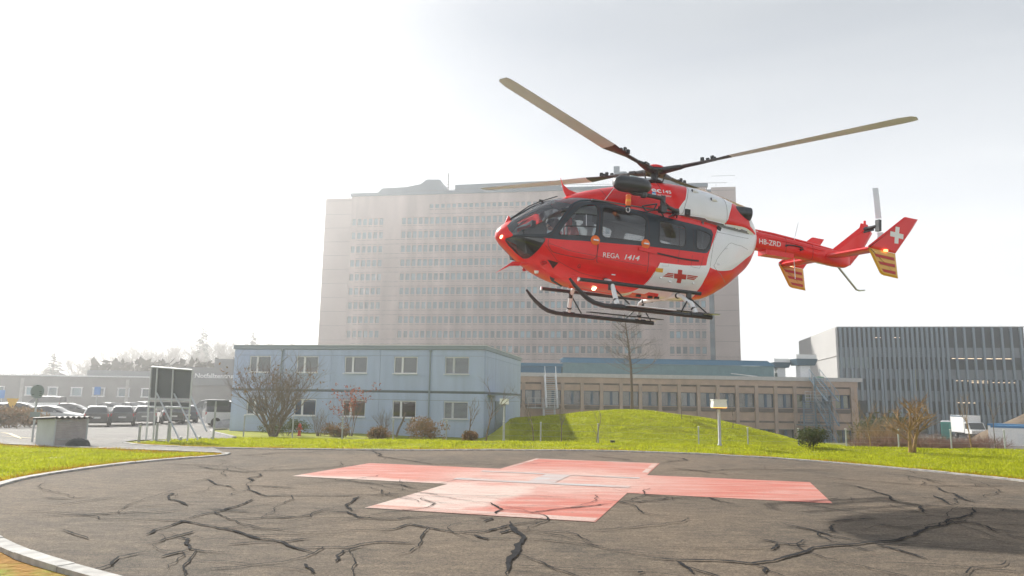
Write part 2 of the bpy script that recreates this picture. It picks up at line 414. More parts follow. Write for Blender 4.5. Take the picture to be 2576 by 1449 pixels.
a = me.attributes.new('dry', 'FLOAT', 'POINT'); a.data.foreach_set('value', np.clip(1.05-kd/1.1, 0, 1).ravel())
dirt_bounce_grey = nsm(19, 23, GX)*nsm(31.5, 34, GY); dirt_bounce_grey = np.maximum(dirt_bounce_grey, nsm(64, 70, GY)); dirt_bounce_grey = np.maximum(dirt_bounce_grey, nsm(-24, -40, GX)*nsm(40, 50, GY))
dirt_bounce_grey = np.maximum(dirt_bounce_grey, nsm(3.5, 1.5, GY)); dirt_bounce_grey = np.maximum(dirt_bounce_grey, nsm(26, 34, np.abs(GX)))  # behind and far beside the pad: unseen grass greyed to cut yellow bounce
a = me.attributes.new('dirt_bounce_grey', 'FLOAT', 'POINT'); a.data.foreach_set('value', dirt_bounce_grey.ravel())
ground = bpy.data.objects.new('ground', me); col.objects.link(ground)
tag(ground, 'yellow green winter grass and bare earth, with added grey ground out of view, round the landing pad', kind='structure')

def sheet(name, poly, m, zoff, step=1.0, parent=None, zf=H):
    xs = [p[0] for p in poly]; ys = [p[1] for p in poly]
    g = [(x, y) for x in np.arange(min(xs), max(xs), step) for y in np.arange(min(ys), max(ys), step) if point_in(poly, x, y)]
    v, f = cdt([dense(poly, step)], g)
    f = [t for t in f if point_in(poly, sum(v[i].x for i in t)/3, sum(v[i].y for i in t)/3)]
    b = MB().add([(p.x, p.y, zf(p.x, p.y)+zoff) for p in v], f); return b.build(name, m, parent, 180)
helipad = sheet('helipad', pad_line, M_pad, .012, 2.0, zf=lambda x, y: 0)
tag(helipad, 'round brown grey asphalt landing pad seamed with tar lines', kind='structure')
_rd = [gp(*q) for q in [(318, 1113), (345, 1109), (420, 1107.5), (500, 1106), (590, 1104.5), (568, 1099), (540, 1091), (531, 1086), (545, 1082), (600, 1080.5)]]
road_poly = [(-8.1, 21.45), (-8.45, 21.95), (-9.9, 22.4), (-13.6, 23.35), (-17.3, 24.6), (-24, 27), (-60, 40), (-110, 95), (-110, 112), (-24, 112), (-21, 70)]+[(p.x, p.y) for p in _rd[::-1]]+[(-13.3, 25.75), (-12, 24.75), (-9.5, 24.05)]
road = sheet('access_road', road_poly, M_road, .03, 1.2)
tag(road, 'pale asphalt access road and car park left of the blue building', kind='structure')

def kerb_run(line, name, parent, w, hgt, L, zf, gap=.012):
    pts = [np.array(p) for p in line]; acc = [0]
    for i in range(1, len(pts)): acc.append(acc[-1]+np.linalg.norm(pts[i]-pts[i-1]))
    xs = np.array([p[0] for p in pts]); ys = np.array([p[1] for p in pts])
    n = int(acc[-1]/L)
    for i in range(n):
        s0, s1 = i*L+gap/2, (i+1)*L-gap/2; k = 3; A = []
        for j in range(k):
            s = s0+(s1-s0)*j/(k-1); x, y = np.interp(s, acc, xs), np.interp(s, acc, ys)
            x2, y2 = np.interp(s+.05, acc, xs), np.interp(s+.05, acc, ys); x1, y1 = np.interp(s-.05, acc, xs), np.interp(s-.05, acc, ys)
            t = np.array([x2-x1, y2-y1]); t /= np.linalg.norm(t)+1e-9; A.append((x, y, -t[1], t[0]))
        b = MB(); vs = []
        dz = rnd.uniform(-.006, .006)
        for x, y, nx, ny in A:
            z = zf(x, y)
            vs += [(x-nx*w/2, y-ny*w/2, z-.05), (x-nx*w/2, y-ny*w/2, z+hgt+dz), (x+nx*w/2, y+ny*w/2, z+hgt+dz), (x+nx*w/2, y+ny*w/2, z-.05)]
        fs = []
        for j in range(k-1): fs += [(j*4+q, j*4+(q+1) % 4, j*4+4+(q+1) % 4, j*4+4+q) for q in range(4)]
        fs += [(0, 3, 2, 1), ((k-1)*4, (k-1)*4+1, (k-1)*4+2, (k-1)*4+3)]
        b.add(vs, fs); b.build(name, M_kerb, parent)
kerb_run(kerb_line, 'kerb_stone', helipad, .17, .05, 1.0, lambda x, y: 0 if y < 24 or x > -9 else H(x, y))
isl = smooth_line([(p.x, p.y) for p in _rd[4:]], .3)
kerb_run(isl, 'kerb_stone', road, .16, .11, 1.0, H)

# landing cross with its worn letter
CX, CY, CYAW, CB, CA = .9975, 16.310, -.28351, 5.349, 1.796
_cc, _cs = math.cos(CYAW), math.sin(CYAW)
def cw(x, y, z): return (CX+_cc*x-_cs*y, CY+_cs*x+_cc*y, z)
def rects(name, L, m, z, parent=helipad):
    b = MB()
    for x0, y0, x1, y1 in L:
        b.add([cw(x0, y0, z), cw(x1, y0, z), cw(x1, y1, z), cw(x0, y1, z)], [(0, 1, 2, 3)])
    return b.build(name, m, parent)
rects('cross_paint', [(-CB, -CA, CB, CA), (-CA, CA, CA, CB), (-CA, -CB, CA, -CA)], M_pink, .018)
rects('cross_border', [(-CA+.02, -CB+.01, CA-.02, -CB+.36), (-CA+.03, CA+.5, -CA+.14, CB-.02), (CA-.18, CA+.6, CA-.03, CB-.19), (-CA+.16, CB-.16, CA-.04, CB-.03)], M_wline, .022)
rects('letter_h', [(-2.0, .88, 1.72, 1.10), (-2.0, -1.02, 1.72, -.70), (-.42, -.698, .16, .878)], M_hline, .025)

_A = lambda L: [(a*.5823/1.14014, (1240+b*.5823)/1.14014) for a, b in L]
_B = lambda L: [((1400+a*.5967)/1.14014, (1240+b*.5967)/1.14014) for a, b in L]
cracks_a = [[(640,430),(900,440),(990,465),(1150,490),(1280,535),(1400,550),(1450,580),(1560,615)],[(1200,515),(1280,535)],[(1540,530),(1400,550),(1250,550),(1100,565)],[(865,525),(935,530),(925,590),(1000,598),(1130,600)],[(925,590),(790,625)],[(1480,578),(1700,582),(1860,545),(2040,555)],[(1800,570),(1680,590),(1655,650)],[(1865,500),(2035,455),(2060,470),(2200,495),(2330,515),(2490,470)],[(2330,515),(2410,538)],[(1510,400),(1730,395),(1760,430),(1850,435),(1960,440),(2040,420)],[(1730,395),(1690,370),(1760,320)],[(1200,270),(1370,275),(1460,282)],[(1230,285),(1300,325),(1500,318),(1700,320),(1900,310),(2010,308)],[(1250,335),(1160,375),(1000,410),(900,440)],[(1020,385),(1230,400)],[(710,515),(850,465),(920,440)],[(1560,230),(1800,255),(1980,262),(2050,285)],[(950,170),(1050,185),(1200,205),(1350,190),(1640,182)],[(1250,205),(1300,215),(1230,250)],[(1830,90),(1880,110),(1850,120),(2000,140),(2130,165),(2260,158),(2480,165)],[(780,160),(1050,170),(1150,170)],[(200,330),(330,335),(460,325)],[(200,422),(560,405),(770,395)],[(1130,120),(1400,105),(1800,90)],[(1110,435),(1400,430),(1570,410)],[(1000,235),(1070,265),(1160,275)],[(2350,425),(2440,430),(2380,450)],[(790,320),(850,300),(880,350),(930,370)],[(1500,660),(1540,705)],[(960,495),(830,530),(720,560)]]
cracks_b = [[(105,435),(120,480),(180,520),(140,580),(95,620),(90,700)],[(0,480),(95,455)],[(50,495),(110,475)],[(625,590),(870,625),(1050,625),(1180,630),(1270,645),(1370,630),(1480,600),(1550,560),(1750,548),(1950,535),(2080,480),(2200,455),(2320,435),(2250,420),(2170,415)],[(900,630),(960,660),(985,690)],[(1270,645),(1340,660),(1330,690)],[(1300,520),(1390,545),(1550,555)],[(1390,545),(1360,575)],[(1410,445),(1530,470),(1640,505),(1800,540),(2070,545)],[(1860,545),(1990,580),(2110,620)],[(1630,440),(1750,425),(1870,420)],[(1670,450),(1690,495)],[(1640,245),(1780,265),(1900,300),(1960,340),(2080,360),(2330,370),(2576,375)],[(2330,370),(2300,410),(2200,450)],[(2080,360),(2100,395)],[(1800,385),(1950,380),(2110,390)],[(1580,215),(1800,240),(1960,250),(2150,265),(2576,265)],[(2150,265),(2240,300),(2340,345)],[(615,345),(730,340),(870,320),(1060,315),(1190,355)],[(750,305),(900,320)],[(820,150),(870,145),(980,140),(950,130),(800,115)],[(820,185),(1000,190),(1250,180),(1700,185)],[(865,175),(980,185),(1180,210)],[(480,115),(700,140)],[(1470,340),(1530,350),(1780,358)],[(1870,450),(2050,470)],[(200,395),(300,380),(450,365),(600,350)],[(40,400),(80,380),(10,345)],[(2140,310),(2180,325),(2220,355)],[(2320,440),(2450,480),(2560,490)],[(2450,375),(2576,390)],[(2000,210),(2080,225),(2200,245)],[(720,690),(745,680)]]
crk = MB()
def ribbon(b, P, w, z, jit, t0=.12, t1=.12):
    Q = [np.array(p, float) for p in P]
    if jit:
        S = [Q[0]]
        for i in range(len(Q)-1):                                   # round the corners a little
            if 0 < i: S.append(Q[i]*.8+(Q[i-1]+Q[i+1])*.1)
        Q = S+[Q[-1]]; lev = 0
        while lev < 5:
            N_ = [Q[0]]; big = False
            for p, q in zip(Q[:-1], Q[1:]):
                L = np.linalg.norm(q-p)
                if L > .10:
                    big = True; d = (q-p)/L; N_.append((p+q)/2+np.array([-d[1], d[0]])*rnd.gauss(0, .05)*min(L, 1.2))
                N_.append(q)
            Q = N_; lev += 1
            if not big: break
    n = len(Q); vs = []; f1, f2, ph = rnd.uniform(.2, .5), rnd.uniform(.7, 1.3), rnd.uniform(0, 6)
    for i in range(n):
        d = Q[min(i+1, n-1)]-Q[max(i-1, 0)]; d = d/(np.linalg.norm(d)+1e-9); t = i/max(1, n-1)
        ww = w*.5*(1+(.2*math.sin(i*f1+ph)+.14*math.sin(i*f2) if jit else 0))*min(1, t0+(1-t0)*t*7, t1+(1-t1)*(1-t)*7)*(rnd.uniform(.8, 1.2) if jit else 1)
        vs += [(Q[i][0]-d[1]*ww, Q[i][1]+d[0]*ww, z), (Q[i][0]+d[1]*ww, Q[i][1]-d[0]*ww, z)]
    b.add(vs, [(2*i, 2*i+1, 2*i+3, 2*i+2) for i in range(n-1)]); return Q
def g0(q):
    d = ray(*q); t = -CAM_H/d.z; return (d.x*t, d.y*t)
zc = .0285; kz = 0; allq = []
for k, L in enumerate([_A(c) for c in cracks_a]+[_B(c) for c in cracks_b]):
    P = [g0(q) for q in L]; dist = np.mean([p[1] for p in P])
    wd = {len(cracks_a): .07, len(cracks_a)+3: .05}.get(k, .026+.0014*dist)
    Q = ribbon(crk, P, wd, zc+kz*2e-5, 1); kz += 1; allq.append(Q)
for Q in list(allq):                                                 # hairline branches off the sealed seams
    L = sum(np.linalg.norm(Q[i+1]-Q[i]) for i in range(len(Q)-1))
    for _ in range(int(L*.9)+1):
        i = rnd.randrange(1, len(Q)-1) if len(Q) > 2 else 0; d = Q[min(i+1, len(Q)-1)]-Q[max(0, i-1)]; d = d/(np.linalg.norm(d)+1e-9)
        a_ = math.atan2(d[1], d[0])+rnd.choice((-1, 1))*rnd.uniform(.5, 1.3); p = Q[i].copy(); br = [p]
        for s_ in range(rnd.randint(3, 8)):
            a_ += rnd.gauss(0, .35); p = p+np.array([math.cos(a_), math.sin(a_)])*rnd.uniform(.2, .5); br.append(p)
        if all(point_in(pad_line, *q) for q in br): ribbon(crk, br, rnd.uniform(.008, .024), zc+kz*2e-5, 1, .8, .05); kz += 1
for _ in range(50):
    r_, t_ = 10*math.sqrt(rnd.random()), rnd.uniform(0, 6.28); p = np.array([1.1+r_*math.cos(t_), 15.9+r_*math.sin(t_)]); a_ = rnd.choice((.1, .1, 3.0, 1.5))+rnd.gauss(0, .5); br = [p]
    for s_ in range(rnd.randint(3, 8)):
        a_ += rnd.gauss(0, .45); p = p+np.array([math.cos(a_), math.sin(a_)*.8])*rnd.uniform(.25, .55); br.append(p)
    if all(point_in(pad_line, *q) for q in br): ribbon(crk, br, rnd.uniform(.010, .028), zc+kz*2e-5, 1, .1, .1); kz += 1
tb = crk.build('tar_seam', M_tar, helipad); tb['kind'] = 'stuff'
b = MB()
for q in [[(330, 1252), (495, 1250)]]: pass
for (x0, y0, x1, y1, w) in [(845, 1195, 1030, 1203, .12)]:
    pass
def road_line(name, pts, w, m):
    b = MB(); ribbon(b, [(p.x, p.y) for p in pts], w, 0, 0)
    b.v = [(x, y, H(x, y)+.05) for x, y, z in b.v]; return b.build(name, m, road)
_c4 = lambda L: [gp(a*.3037/1.14014, (880+c*.3037)/1.14014) for a, c in L]
road_line('painted_line', _c4([(845, 1198), (1030, 1204)]), .3, M_road_line)
road_line('painted_line', _c4([(1935, 1098), (2110, 1076)]), .14, M_road_line)
road_line('painted_line', _c4([(1700, 1045), (1950, 1050)]), .3, M_road_line)
road_line('painted_line', _c4([(0, 1195), (90, 1210), (160, 1240), (200, 1262)]), .14, M_yellow_line)
road_line('painted_line', _c4([(0, 1232), (180, 1245), (420, 1262), (1150, 1262)]), .10, M_yellow_line)

# short grass on the lawn and on the strip round the pad
def point_in_n(poly, X, Y):
    c = np.zeros(len(X), bool); n = len(poly)
    for i in range(n):
        (xi, yi), (xj, yj) = poly[i], poly[i-1]
        if yi != yj: c ^= ((yi > Y) != (yj > Y)) & (X < (xj-xi)*(Y-yi)/(yj-yi)+xi)
    return c
def grass_blades(name, n, region, hgt, seed, m, wid=.022):
    r = np.random.RandomState(seed); x0, x1, y0, y1 = region
    X = r.uniform(x0, x1, n*3); Y = r.uniform(y0, y1, n*3)
    kk = np.array(kerb_line)[::3]
    ok = np.ones(len(X), bool)
    ang = np.abs(X)/Y < .80; ok &= ang
    ok &= ~(point_in_n(road_poly, X, Y) | point_in_n(pad_line, X, Y))
    X, Y = X[ok][:n], Y[ok][:n]
    d = np.concatenate([np.sqrt(((np.stack([X[i:i+4000], Y[i:i+4000]], 1)[:, None]-kk[None])**2).sum(2)).min(1) for i in range(0, len(X), 4000)])
    k = d > .10; X, Y, d = X[k], Y[k], d[k]
    clump = .6+.8*(np.sin(X*2.1+np.sin(Y*1.7)*2)*np.sin(Y*2.6+X*.7)*.5+.5)
    h = hgt*clump*r.uniform(.5, 1.5, len(X)); a = r.uniform(0, 2*math.pi, len(X)); ln = r.normal(0, .55, (len(X), 2))*h[:, None]
    Z = Hn(X, Y)-.02; w = wid*r.uniform(.6, 1.4, len(X))
    v = np.zeros((len(X), 3, 3)); v[:, 0] = np.stack([X-np.cos(a)*w, Y-np.sin(a)*w, Z], 1); v[:, 1] = np.stack([X+np.cos(a)*w, Y+np.sin(a)*w, Z], 1)
    v[:, 2] = np.stack([X+ln[:, 0], Y+ln[:, 1], Z+h], 1)
    me = bpy.data.meshes.new(name); N = len(X)
    me.vertices.add(N*3); me.vertices.foreach_set('co', v.ravel()); me.loops.add(N*3); me.loops.foreach_set('vertex_index', np.arange(N*3))
    me.polygons.add(N); me.polygons.foreach_set('loop_start', np.arange(0, N*3, 3)); me.update()
    at_ = me.attributes.new('dry', 'FLOAT', 'POINT'); at_.data.foreach_set('value', np.repeat(np.clip(1.05-d/1.1, 0, 1)+r.uniform(-.25, .25, N), 3))
    me.materials.append(m); o = bpy.data.objects.new(name, me); col.objects.link(o); return o
def blade_mat():
    m = bpy.data.materials.new('grass_blade'); m.use_nodes = True; nt = m.node_tree; n = nt.nodes; n.clear()
    a = n.new('ShaderNodeAttribute'); a.attribute_name = 'dry'; tc = n.new('ShaderNodeTexCoord')
    z = n.new('ShaderNodeTexNoise'); z.inputs['Scale'].default_value = 2; lk(nt, tc.outputs['Object'], z.inputs['Vector'])
    mx0 = n.new('ShaderNodeMix'); mx0.data_type = 'RGBA'; lk(nt, z.outputs['Fac'], mx0.inputs['Factor'])
    mx0.inputs['A'].default_value = (.27, .32, .010, 1); mx0.inputs['B'].default_value = (.53, .54, .028, 1)
    z2 = n.new('ShaderNodeTexNoise'); z2.inputs['Scale'].default_value = .75; z2.inputs['Detail'].default_value = 6; lk(nt, tc.outputs['Object'], z2.inputs['Vector'])
    r2 = n.new('ShaderNodeMapRange'); r2.inputs['From Min'].default_value = .52; r2.inputs['From Max'].default_value = .72; r2.inputs['To Max'].default_value = .5; lk(nt, z2.outputs['Fac'], r2.inputs['Value'])
    mx1 = n.new('ShaderNodeMix'); mx1.data_type = 'RGBA'; lk(nt, r2.outputs[0], mx1.inputs['Factor']); lk(nt, mx0.outputs['Result'], mx1.inputs['A']); mx1.inputs['B'].default_value = (.20, .19, .045, 1); mx0 = mx1
    r = n.new('ShaderNodeMapRange'); r.inputs['From Min'].default_value = .35; r.inputs['From Max'].default_value = .9; lk(nt, a.outputs['Fac'], r.inputs['Value'])
    mx = n.new('ShaderNodeMix'); mx.data_type = 'RGBA'; lk(nt, r.outputs[0], mx.inputs['Factor']); lk(nt, mx0.outputs['Result'], mx.inputs['A']); mx.inputs['B'].default_value = (.36, .18, .02, 1)
    d = n.new('ShaderNodeBsdfDiffuse'); t = n.new('ShaderNodeBsdfTranslucent'); lk(nt, mx.outputs['Result'], d.inputs[0]); lk(nt, mx.outputs['Result'], t.inputs[0])
    s = n.new('ShaderNodeMixShader'); s.inputs[0].default_value = .62; lk(nt, d.outputs[0], s.inputs[1]); lk(nt, t.outputs[0], s.inputs[2])
    o = n.new('ShaderNodeOutputMaterial'); lk(nt, s.outputs[0], o.inputs[0]); return m
M_blade = blade_mat()
tag(grass_blades('lawn_grass', 70000, (-22, -7.5, 11, 26), .055, 5, M_blade), 'short yellow green grass on the lawn left of the landing pad', 'grass', kind='stuff')
tag(grass_blades('strip_grass', 130000, (-13, 22, 15, 32), .07, 6, M_blade), 'grass strip with dry orange fringe along the far pad kerb', 'grass', kind='stuff')
tag(grass_blades('mound_grass', 170000, (0, 20, 36, 49), .07, 8, M_blade, .035), 'sunlit yellow green grass on the mound', 'grass', kind='stuff')

# haze: winter mist lit by the low sun
hz = MB().box((0, 250, 30.25), (864, 764, 67.5)).build('haze', [])
M_haze = bpy.data.materials.new('mist'); M_haze.use_nodes = True; _n = M_haze.node_tree.nodes; _n.clear()
_pv = _n.new('ShaderNodeVolumePrincipled'); _pv.inputs['Density'].default_value = .0016; _pv.inputs['Color'].default_value = (.95, .96, .97, 1); _pv.inputs['Anisotropy'].default_value = .73
_o = _n.new('ShaderNodeOutputMaterial'); M_haze.node_tree.links.new(_pv.outputs[0], _o.inputs['Volume'])
hz.data.materials.append(M_haze); tag(hz, 'pale winter mist over the whole hospital site', 'haze', kind='stuff')

# ------------------------------------------------------------------ helicopter
HM = Matrix.Translation((2.93294554, 16.50832026, 3.62944589)) @ Matrix.Rotation(R(200.35980), 4, 'Z') @ Matrix.Rotation(R(-2.04769), 4, 'Y') @ Matrix.Rotation(R(-2.32727), 4, 'X')
M_hull = mat('red_hull_paint', (.80, .006, .007), .35, coat=.5, spec=.25, var=.10, vscale=2.5, stretch=(1, 1, 2), back=(.22, .23, .24))
M_red = mat('red_paint', (.78, .008, .008), .35, coat=.35, spec=.3)
M_white = mat('white_paint', (.83, .845, .87), .35, coat=.8, back=(.22, .23, .24), var=.04, vscale=2)
M_slate = mat('slate_paint', (.016, .026, .036), .35, coat=.35, spec=.35, back=(.12, .13, .14))
M_yel = mat('yellow_paint', (.72, .36, .006), .35, coat=.6)
M_black = mat('black_rubber', (.016, .018, .02), .5)
M_blackm = mat('black_enamel', (.02, .024, .028), .38, coat=.3, var=.2, vscale=12)
M_dgrey = mat('dark_metal', (.07, .075, .08), .42, metal=.6, var=.3, vscale=15)
M_steel = mat('bare_steel', (.55, .55, .55), .3, metal=1)
M_orange = mat('orange_plastic', (.85, .16, .006), .4)
M_amber = mat('amber_plastic', (.8, .38, .01), .4)
M_seam = mat('panel_gap', (.05, .008, .008), .6)
M_seamw = mat('grey_panel_gap', (.25, .25, .25), .6)
M_letter = mat('white_lettering', (.82, .82, .82), .45)
M_redmark = mat('red_marking', (.5, .02, .012), .45)
M_blue = mat('blue_marking', (.02, .27, .62), .4)
M_int = mat('cabin_lining', (.16, .165, .17), .8)
M_intd = mat('cabin_black', (.02, .022, .025), .6)
M_pane = glass('cabin_glass', (.74, .80, .83), 1.0, 1.85)
M_panet = glass('tinted_cabin_glass', (.50, .55, .57), 1.0, 1.75)
M_lamp = mat('lit_lamp', (1, .8, .5), .3, emit=(1, .72, .38, 3.5))
M_lampr = mat('lit_marker_lamp', (1, .5, .2), .3, emit=(1, .35, .12, 2))
M_blade_rotor = mat('rotor_blade_paint', (.74, .82, .93), .5, var=.06, vscale=1.5)
M_blade_root = mat('rotor_blade_root', (.035, .022, .022), .45)
heli = empty('rescue_helicopter', 'red and white rescue helicopter hovering above the landing pad', 'helicopter', mtx=HM)

class Loft:
    def __init__(s, x0, rows):
        s.x0 = x0; us = [math.sqrt(max(0, x0-r[0])) for r in rows]; s.umax = us[-1]
        s.zt, s.zb, s.zm, s.w, s.n = [pchip(us, [r[k] for r in rows]) for k in range(1, 6)]
    def P(s, u, ph, off=0.0):
        zt, zb, zm, w, n = s.zt(u), s.zb(u), s.zm(u), s.w(u), s.n(u)
        c, sn = abs(math.cos(ph)), math.sin(ph); e = 2.0/n
        y = w*c**e; v = abs(sn)**e; z = zm+(v*(zt-zm) if sn > 0 else -v*(zm-zb))
        p = Vector((s.x0-u*u, y, z))
        return p+s.N(u, ph)*off if off else p
    def N(s, u, ph):
        d = 1e-3; A = s.P(u+d, ph)-s.P(max(u-d, 0), ph); B = s.P(u, min(ph+d, math.pi/2))-s.P(u, max(ph-d, -math.pi/2))
        n = A.cross(B).normalized(); return n if n.dot(Vector((0, math.cos(ph), math.sin(ph)))) >= 0 else -n
    def uz(s, x, z):
        u = math.sqrt(max(0, s.x0-x)); zt, zb, zm, n = s.zt(u), s.zb(u), s.zm(u), s.n(u)
        v = (z-zm)/((zt-zm) if z > zm else (zm-zb)); return u, math.copysign(math.asin(min(1, abs(v))**(n/2)), v)
POD = Loft(3.60, [(3.60,1.42,1.42,1.42,0.0,2.0),(3.52,1.60,1.29,1.41,.20,2.0),(3.32,1.77,1.14,1.39,.40,2.05),(3.05,1.97,.94,1.36,.58,2.1),(2.81,2.13,.80,1.31,.69,2.2),(2.54,2.28,.68,1.27,.77,2.35),(2.23,2.39,.58,1.24,.82,2.5),(1.84,2.47,.51,1.22,.855,2.7),(1.24,2.51,.47,1.2,.87,2.9),(.5,2.5,.44,1.2,.87,3.0),(-.5,2.46,.43,1.2,.87,3.0),(-1.0,2.43,.45,1.23,.85,2.9),(-1.4,2.41,.51,1.3,.80,2.7),(-1.94,2.39,.76,1.5,.67,2.4),(-2.49,2.38,1.16,1.8,.48,2.2),(-2.83,2.38,1.5,2.0,.34,2.2),(-2.95,2.38,1.80,2.12,.26,2.2),(-3.01,2.37,1.96,2.18,.19,2.2)])
COWL = Loft(2.30, [(2.30,2.34,2.3,2.31,.12,2.2),(2.14,2.43,2.25,2.28,.28,2.2),(1.89,2.56,2.2,2.26,.38,2.3),(1.28,2.77,2.2,2.3,.47,2.4),(.88,2.88,2.2,2.3,.50,2.4),(.4,3.0,2.2,2.35,.54,2.5),(-.04,3.1,2.2,2.38,.57,2.6),(-.5,3.15,2.2,2.4,.6,2.6),(-1.04,3.15,2.2,2.42,.61,2.5),(-1.48,3.12,2.15,2.42,.60,2.4),(-1.94,3.04,2.1,2.42,.57,2.3),(-2.36,2.93,2.1,2.42,.50,2.2),(-2.6,2.83,2.1,2.38,.44,2.2),(-2.85,2.60,2.1,2.32,.31,2.2),(-3.02,2.40,2.05,2.25,.17,2.2)])
KU, KP = 1.6, .86                        # metric weights of the (u, angle) chart

def chart(L, pts):                       # (x, angle in degrees) -> chart coordinates
    return [(math.sqrt(max(0, L.x0-x))*KU, R(a)*KP) for x, a in pts]
def outline(L, pts, r=.0, step=.05):
    q = [(x, R(a)*KP) for x, a in pts]
    if r: q = roundpoly(q, r)
    q = dense(q, step)
    return [(math.sqrt(max(0, L.x0-x))*KU, a) for x, a in q]
TOP = 87.5
wind = [(3.30,TOP),(3.33,66),(3.43,45),(3.41,18),(3.33,-2),(3.16,2),(2.88,5),(2.70,7),(2.61,10),(2.47,21),(2.28,36),(2.15,47),(2.02,53),(1.87,58),(1.55,62),(1.50,75),(1.50,TOP)]
chin = [(3.44,-27),(3.34,-9),(3.09,-1),(2.84,2),(2.74,1.5),(2.80,-10),(2.89,-33),(2.96,-57),(3.02,-68),(3.19,-67),(3.35,-59),(3.44,-41)]
band = [(3.47,-30),(3.33,-2),(3.16,2),(2.88,5),(2.70,7),(2.61,10),(2.47,21),(2.28,36),(2.15,47),(2.02,53),(1.87,58),(1.55,58.5),(1.15,54),(.84,49),(.34,47),(-.18,43),(-.59,41),(-1.05,41),(-1.36,38),(-1.38,30),(-1.25,10),(-1.16,6),(-1.05,5.5),(-.64,5.5),(-.10,5),(.5,4.5),(.89,4),(1.52,3.5),(2.14,3.2),(2.63,2.6),(2.82,2.2),(3.10,-.6),(3.34,-7.5)]
w_front = [(2.47,9),(2.38,17),(2.14,32),(1.96,42),(1.77,47),(1.61,47),(1.57,41),(1.60,28),(1.63,16),(1.66,8),(1.76,7),(2.44,7)]
w_big = [(1.46,40),(1.38,43),(.52,36.5),(.41,33),(.47,10),(.54,7),(1.44,7),(1.52,9)]
w_three = [(.07,34),(-.54,33.5),(-.60,30),(-.56,10),(-.49,8),(.07,8),(.12,10)]
w_four = [(-.90,33),(-1.20,30.5),(-1.31,27),(-1.27,19),(-1.15,10),(-1.05,8),(-.90,8),(-.85,10)]
white = [(.07,-2),(-1.14,-1),(-1.36,20),(-1.53,38),(-1.70,60),(-1.72,90),(-3.1,90),(-3.1,-20),(-1.98,-20),(-1.25,-3),(-1.12,-20),(-1.03,-43),(-1.06,-71),(-1.05,-90),(.66,-90),(.58,-81),(.36,-42),(.21,-16)]
belly_cross = [(.46,-72),(.40,-90),(-.30,-90),(-.14,-63),(.12,-62),(.16,-72)]
red_tri = [(-1.05,44),(-1.74,57),(-1.60,44),(-1.47,36)]
p_door = [(2.68,2),(2.68,-7),(2.58,-17),(1.68,-11),(1.62,-7),(1.57,4),(1.55,30),(1.56,51),(1.80,53),(2.0,48.5),(2.2,37.5),(2.42,22.5),(2.57,10)]
s_door = [(1.60,-14),(1.60,4),(1.53,30),(1.52,51),(.9,45),(.40,42),(.36,30),(.36,4),(.37,-17)]
regions = {'windshield': wind, 'chin_window': chin, 'door_window': w_front, 'cabin_window': w_big, 'rear_cabin_window': w_three, 'quarter_window': w_four}
rr = {'door_window': .05, 'cabin_window': .06, 'rear_cabin_window': .06, 'quarter_window': .05}
def loft_parts(L, outs, nu, nph, classify, x_end):
    xs = [L.x0-(i/nu)**2*(L.x0-x_end) if False else None for i in range(1)]
    us = sorted(set([i*.045 for i in range(1, 26)]+[math.sqrt(L.x0-x) for x in np.arange(L.x0-1.3, x_end, -.07)]))
    us = [u for u in us if u < L.umax-.004]
    grid = [(u*KU, ph*KP) for u in us for ph in np.linspace(-math.pi/2, math.pi/2, nph)[1:-1]]
    u1 = L.umax; ph = math.pi/2
    ring = [(0.0, -ph*KP)]+[(u*KU, -ph*KP) for u in us]+[(u1*KU, a*KP) for a in np.linspace(-ph, ph, nph)]+[(u*KU, ph*KP) for u in us[::-1]]+[(0.0, a*KP) for a in np.linspace(ph, -ph, 12)[:-1]]
    v, f = cdt([ring]+outs, grid, 1e-6)
    pts = [L.P(max(0, p.x/KU), max(-ph, min(ph, p.y/KP))) for p in v]
    bins = {}
    for t in f:
        c = (sum(v[i].x for i in t)/3, sum(v[i].y for i in t)/3); part, mi = classify(c); bins.setdefault(part, []).append((tuple(t), mi))
    return v, pts, bins
def emit(pts, tris, name, mats, sides=(1, -1), parent=heli):
    out = []
    groups = [sides] if name in ('fuselage', 'engine_cowling') else [(s,) for s in sides]
    for g in groups:
        b = MB(); vid = {}
        for s in g:
            for t, mi in tris:
                P = [pts[i] for i in t]
                n = (P[1]-P[0]).cross(P[2]-P[0]); c = (P[0]+P[1]+P[2])/3
                o = list(t)
                if n.length < 1e-9: continue
                if n.y*1.0*c.y+n.z*(c.z-1.5)+n.x*(c.x-.5)*.5 < 0: o = o[::-1]
                if s < 0: o = o[::-1]
                q = []
                for i in o:
                    p = pts[i]; k = (round(p.x, 5), round(p.y*s, 5), round(p.z, 5))
                    if k not in vid: vid[k] = len(b.v); b.v.append(k)
                    q.append(vid[k])
                if len(set(q)) == 3: b.f.append(q); b.m.append(mi)
        ob = b.build(name, mats, parent, 180)
        out.append(ob)
    return out
outs = {k: outline(POD, v, rr.get(k, 0)) for k, v in regions.items()}
oth = {k: outline(POD, v) for k, v in dict(band=band, white=white, tri=red_tri, bx=belly_cross, pd=p_door, sd=s_door).items()}
def classify_pod(c):
    for k, o in outs.items():
        if point_in(o, *c): return k, 0
    if point_in(oth['band'], *c): mi = 2
    elif point_in(oth['bx'], *c): mi = 0
    elif point_in(oth['tri'], *c): mi = 0
    elif point_in(oth['white'], *c): mi = 1
    else: mi = 0
    if point_in(oth['pd'], *c): return 'pilot_door', mi
    if point_in(oth['sd'], *c): return 'sliding_door', mi
    return 'fuselage', mi
_v, _pts, bins = loft_parts(POD, list(outs.values())+list(oth.values()), 0, 44, classify_pod, -3.0)
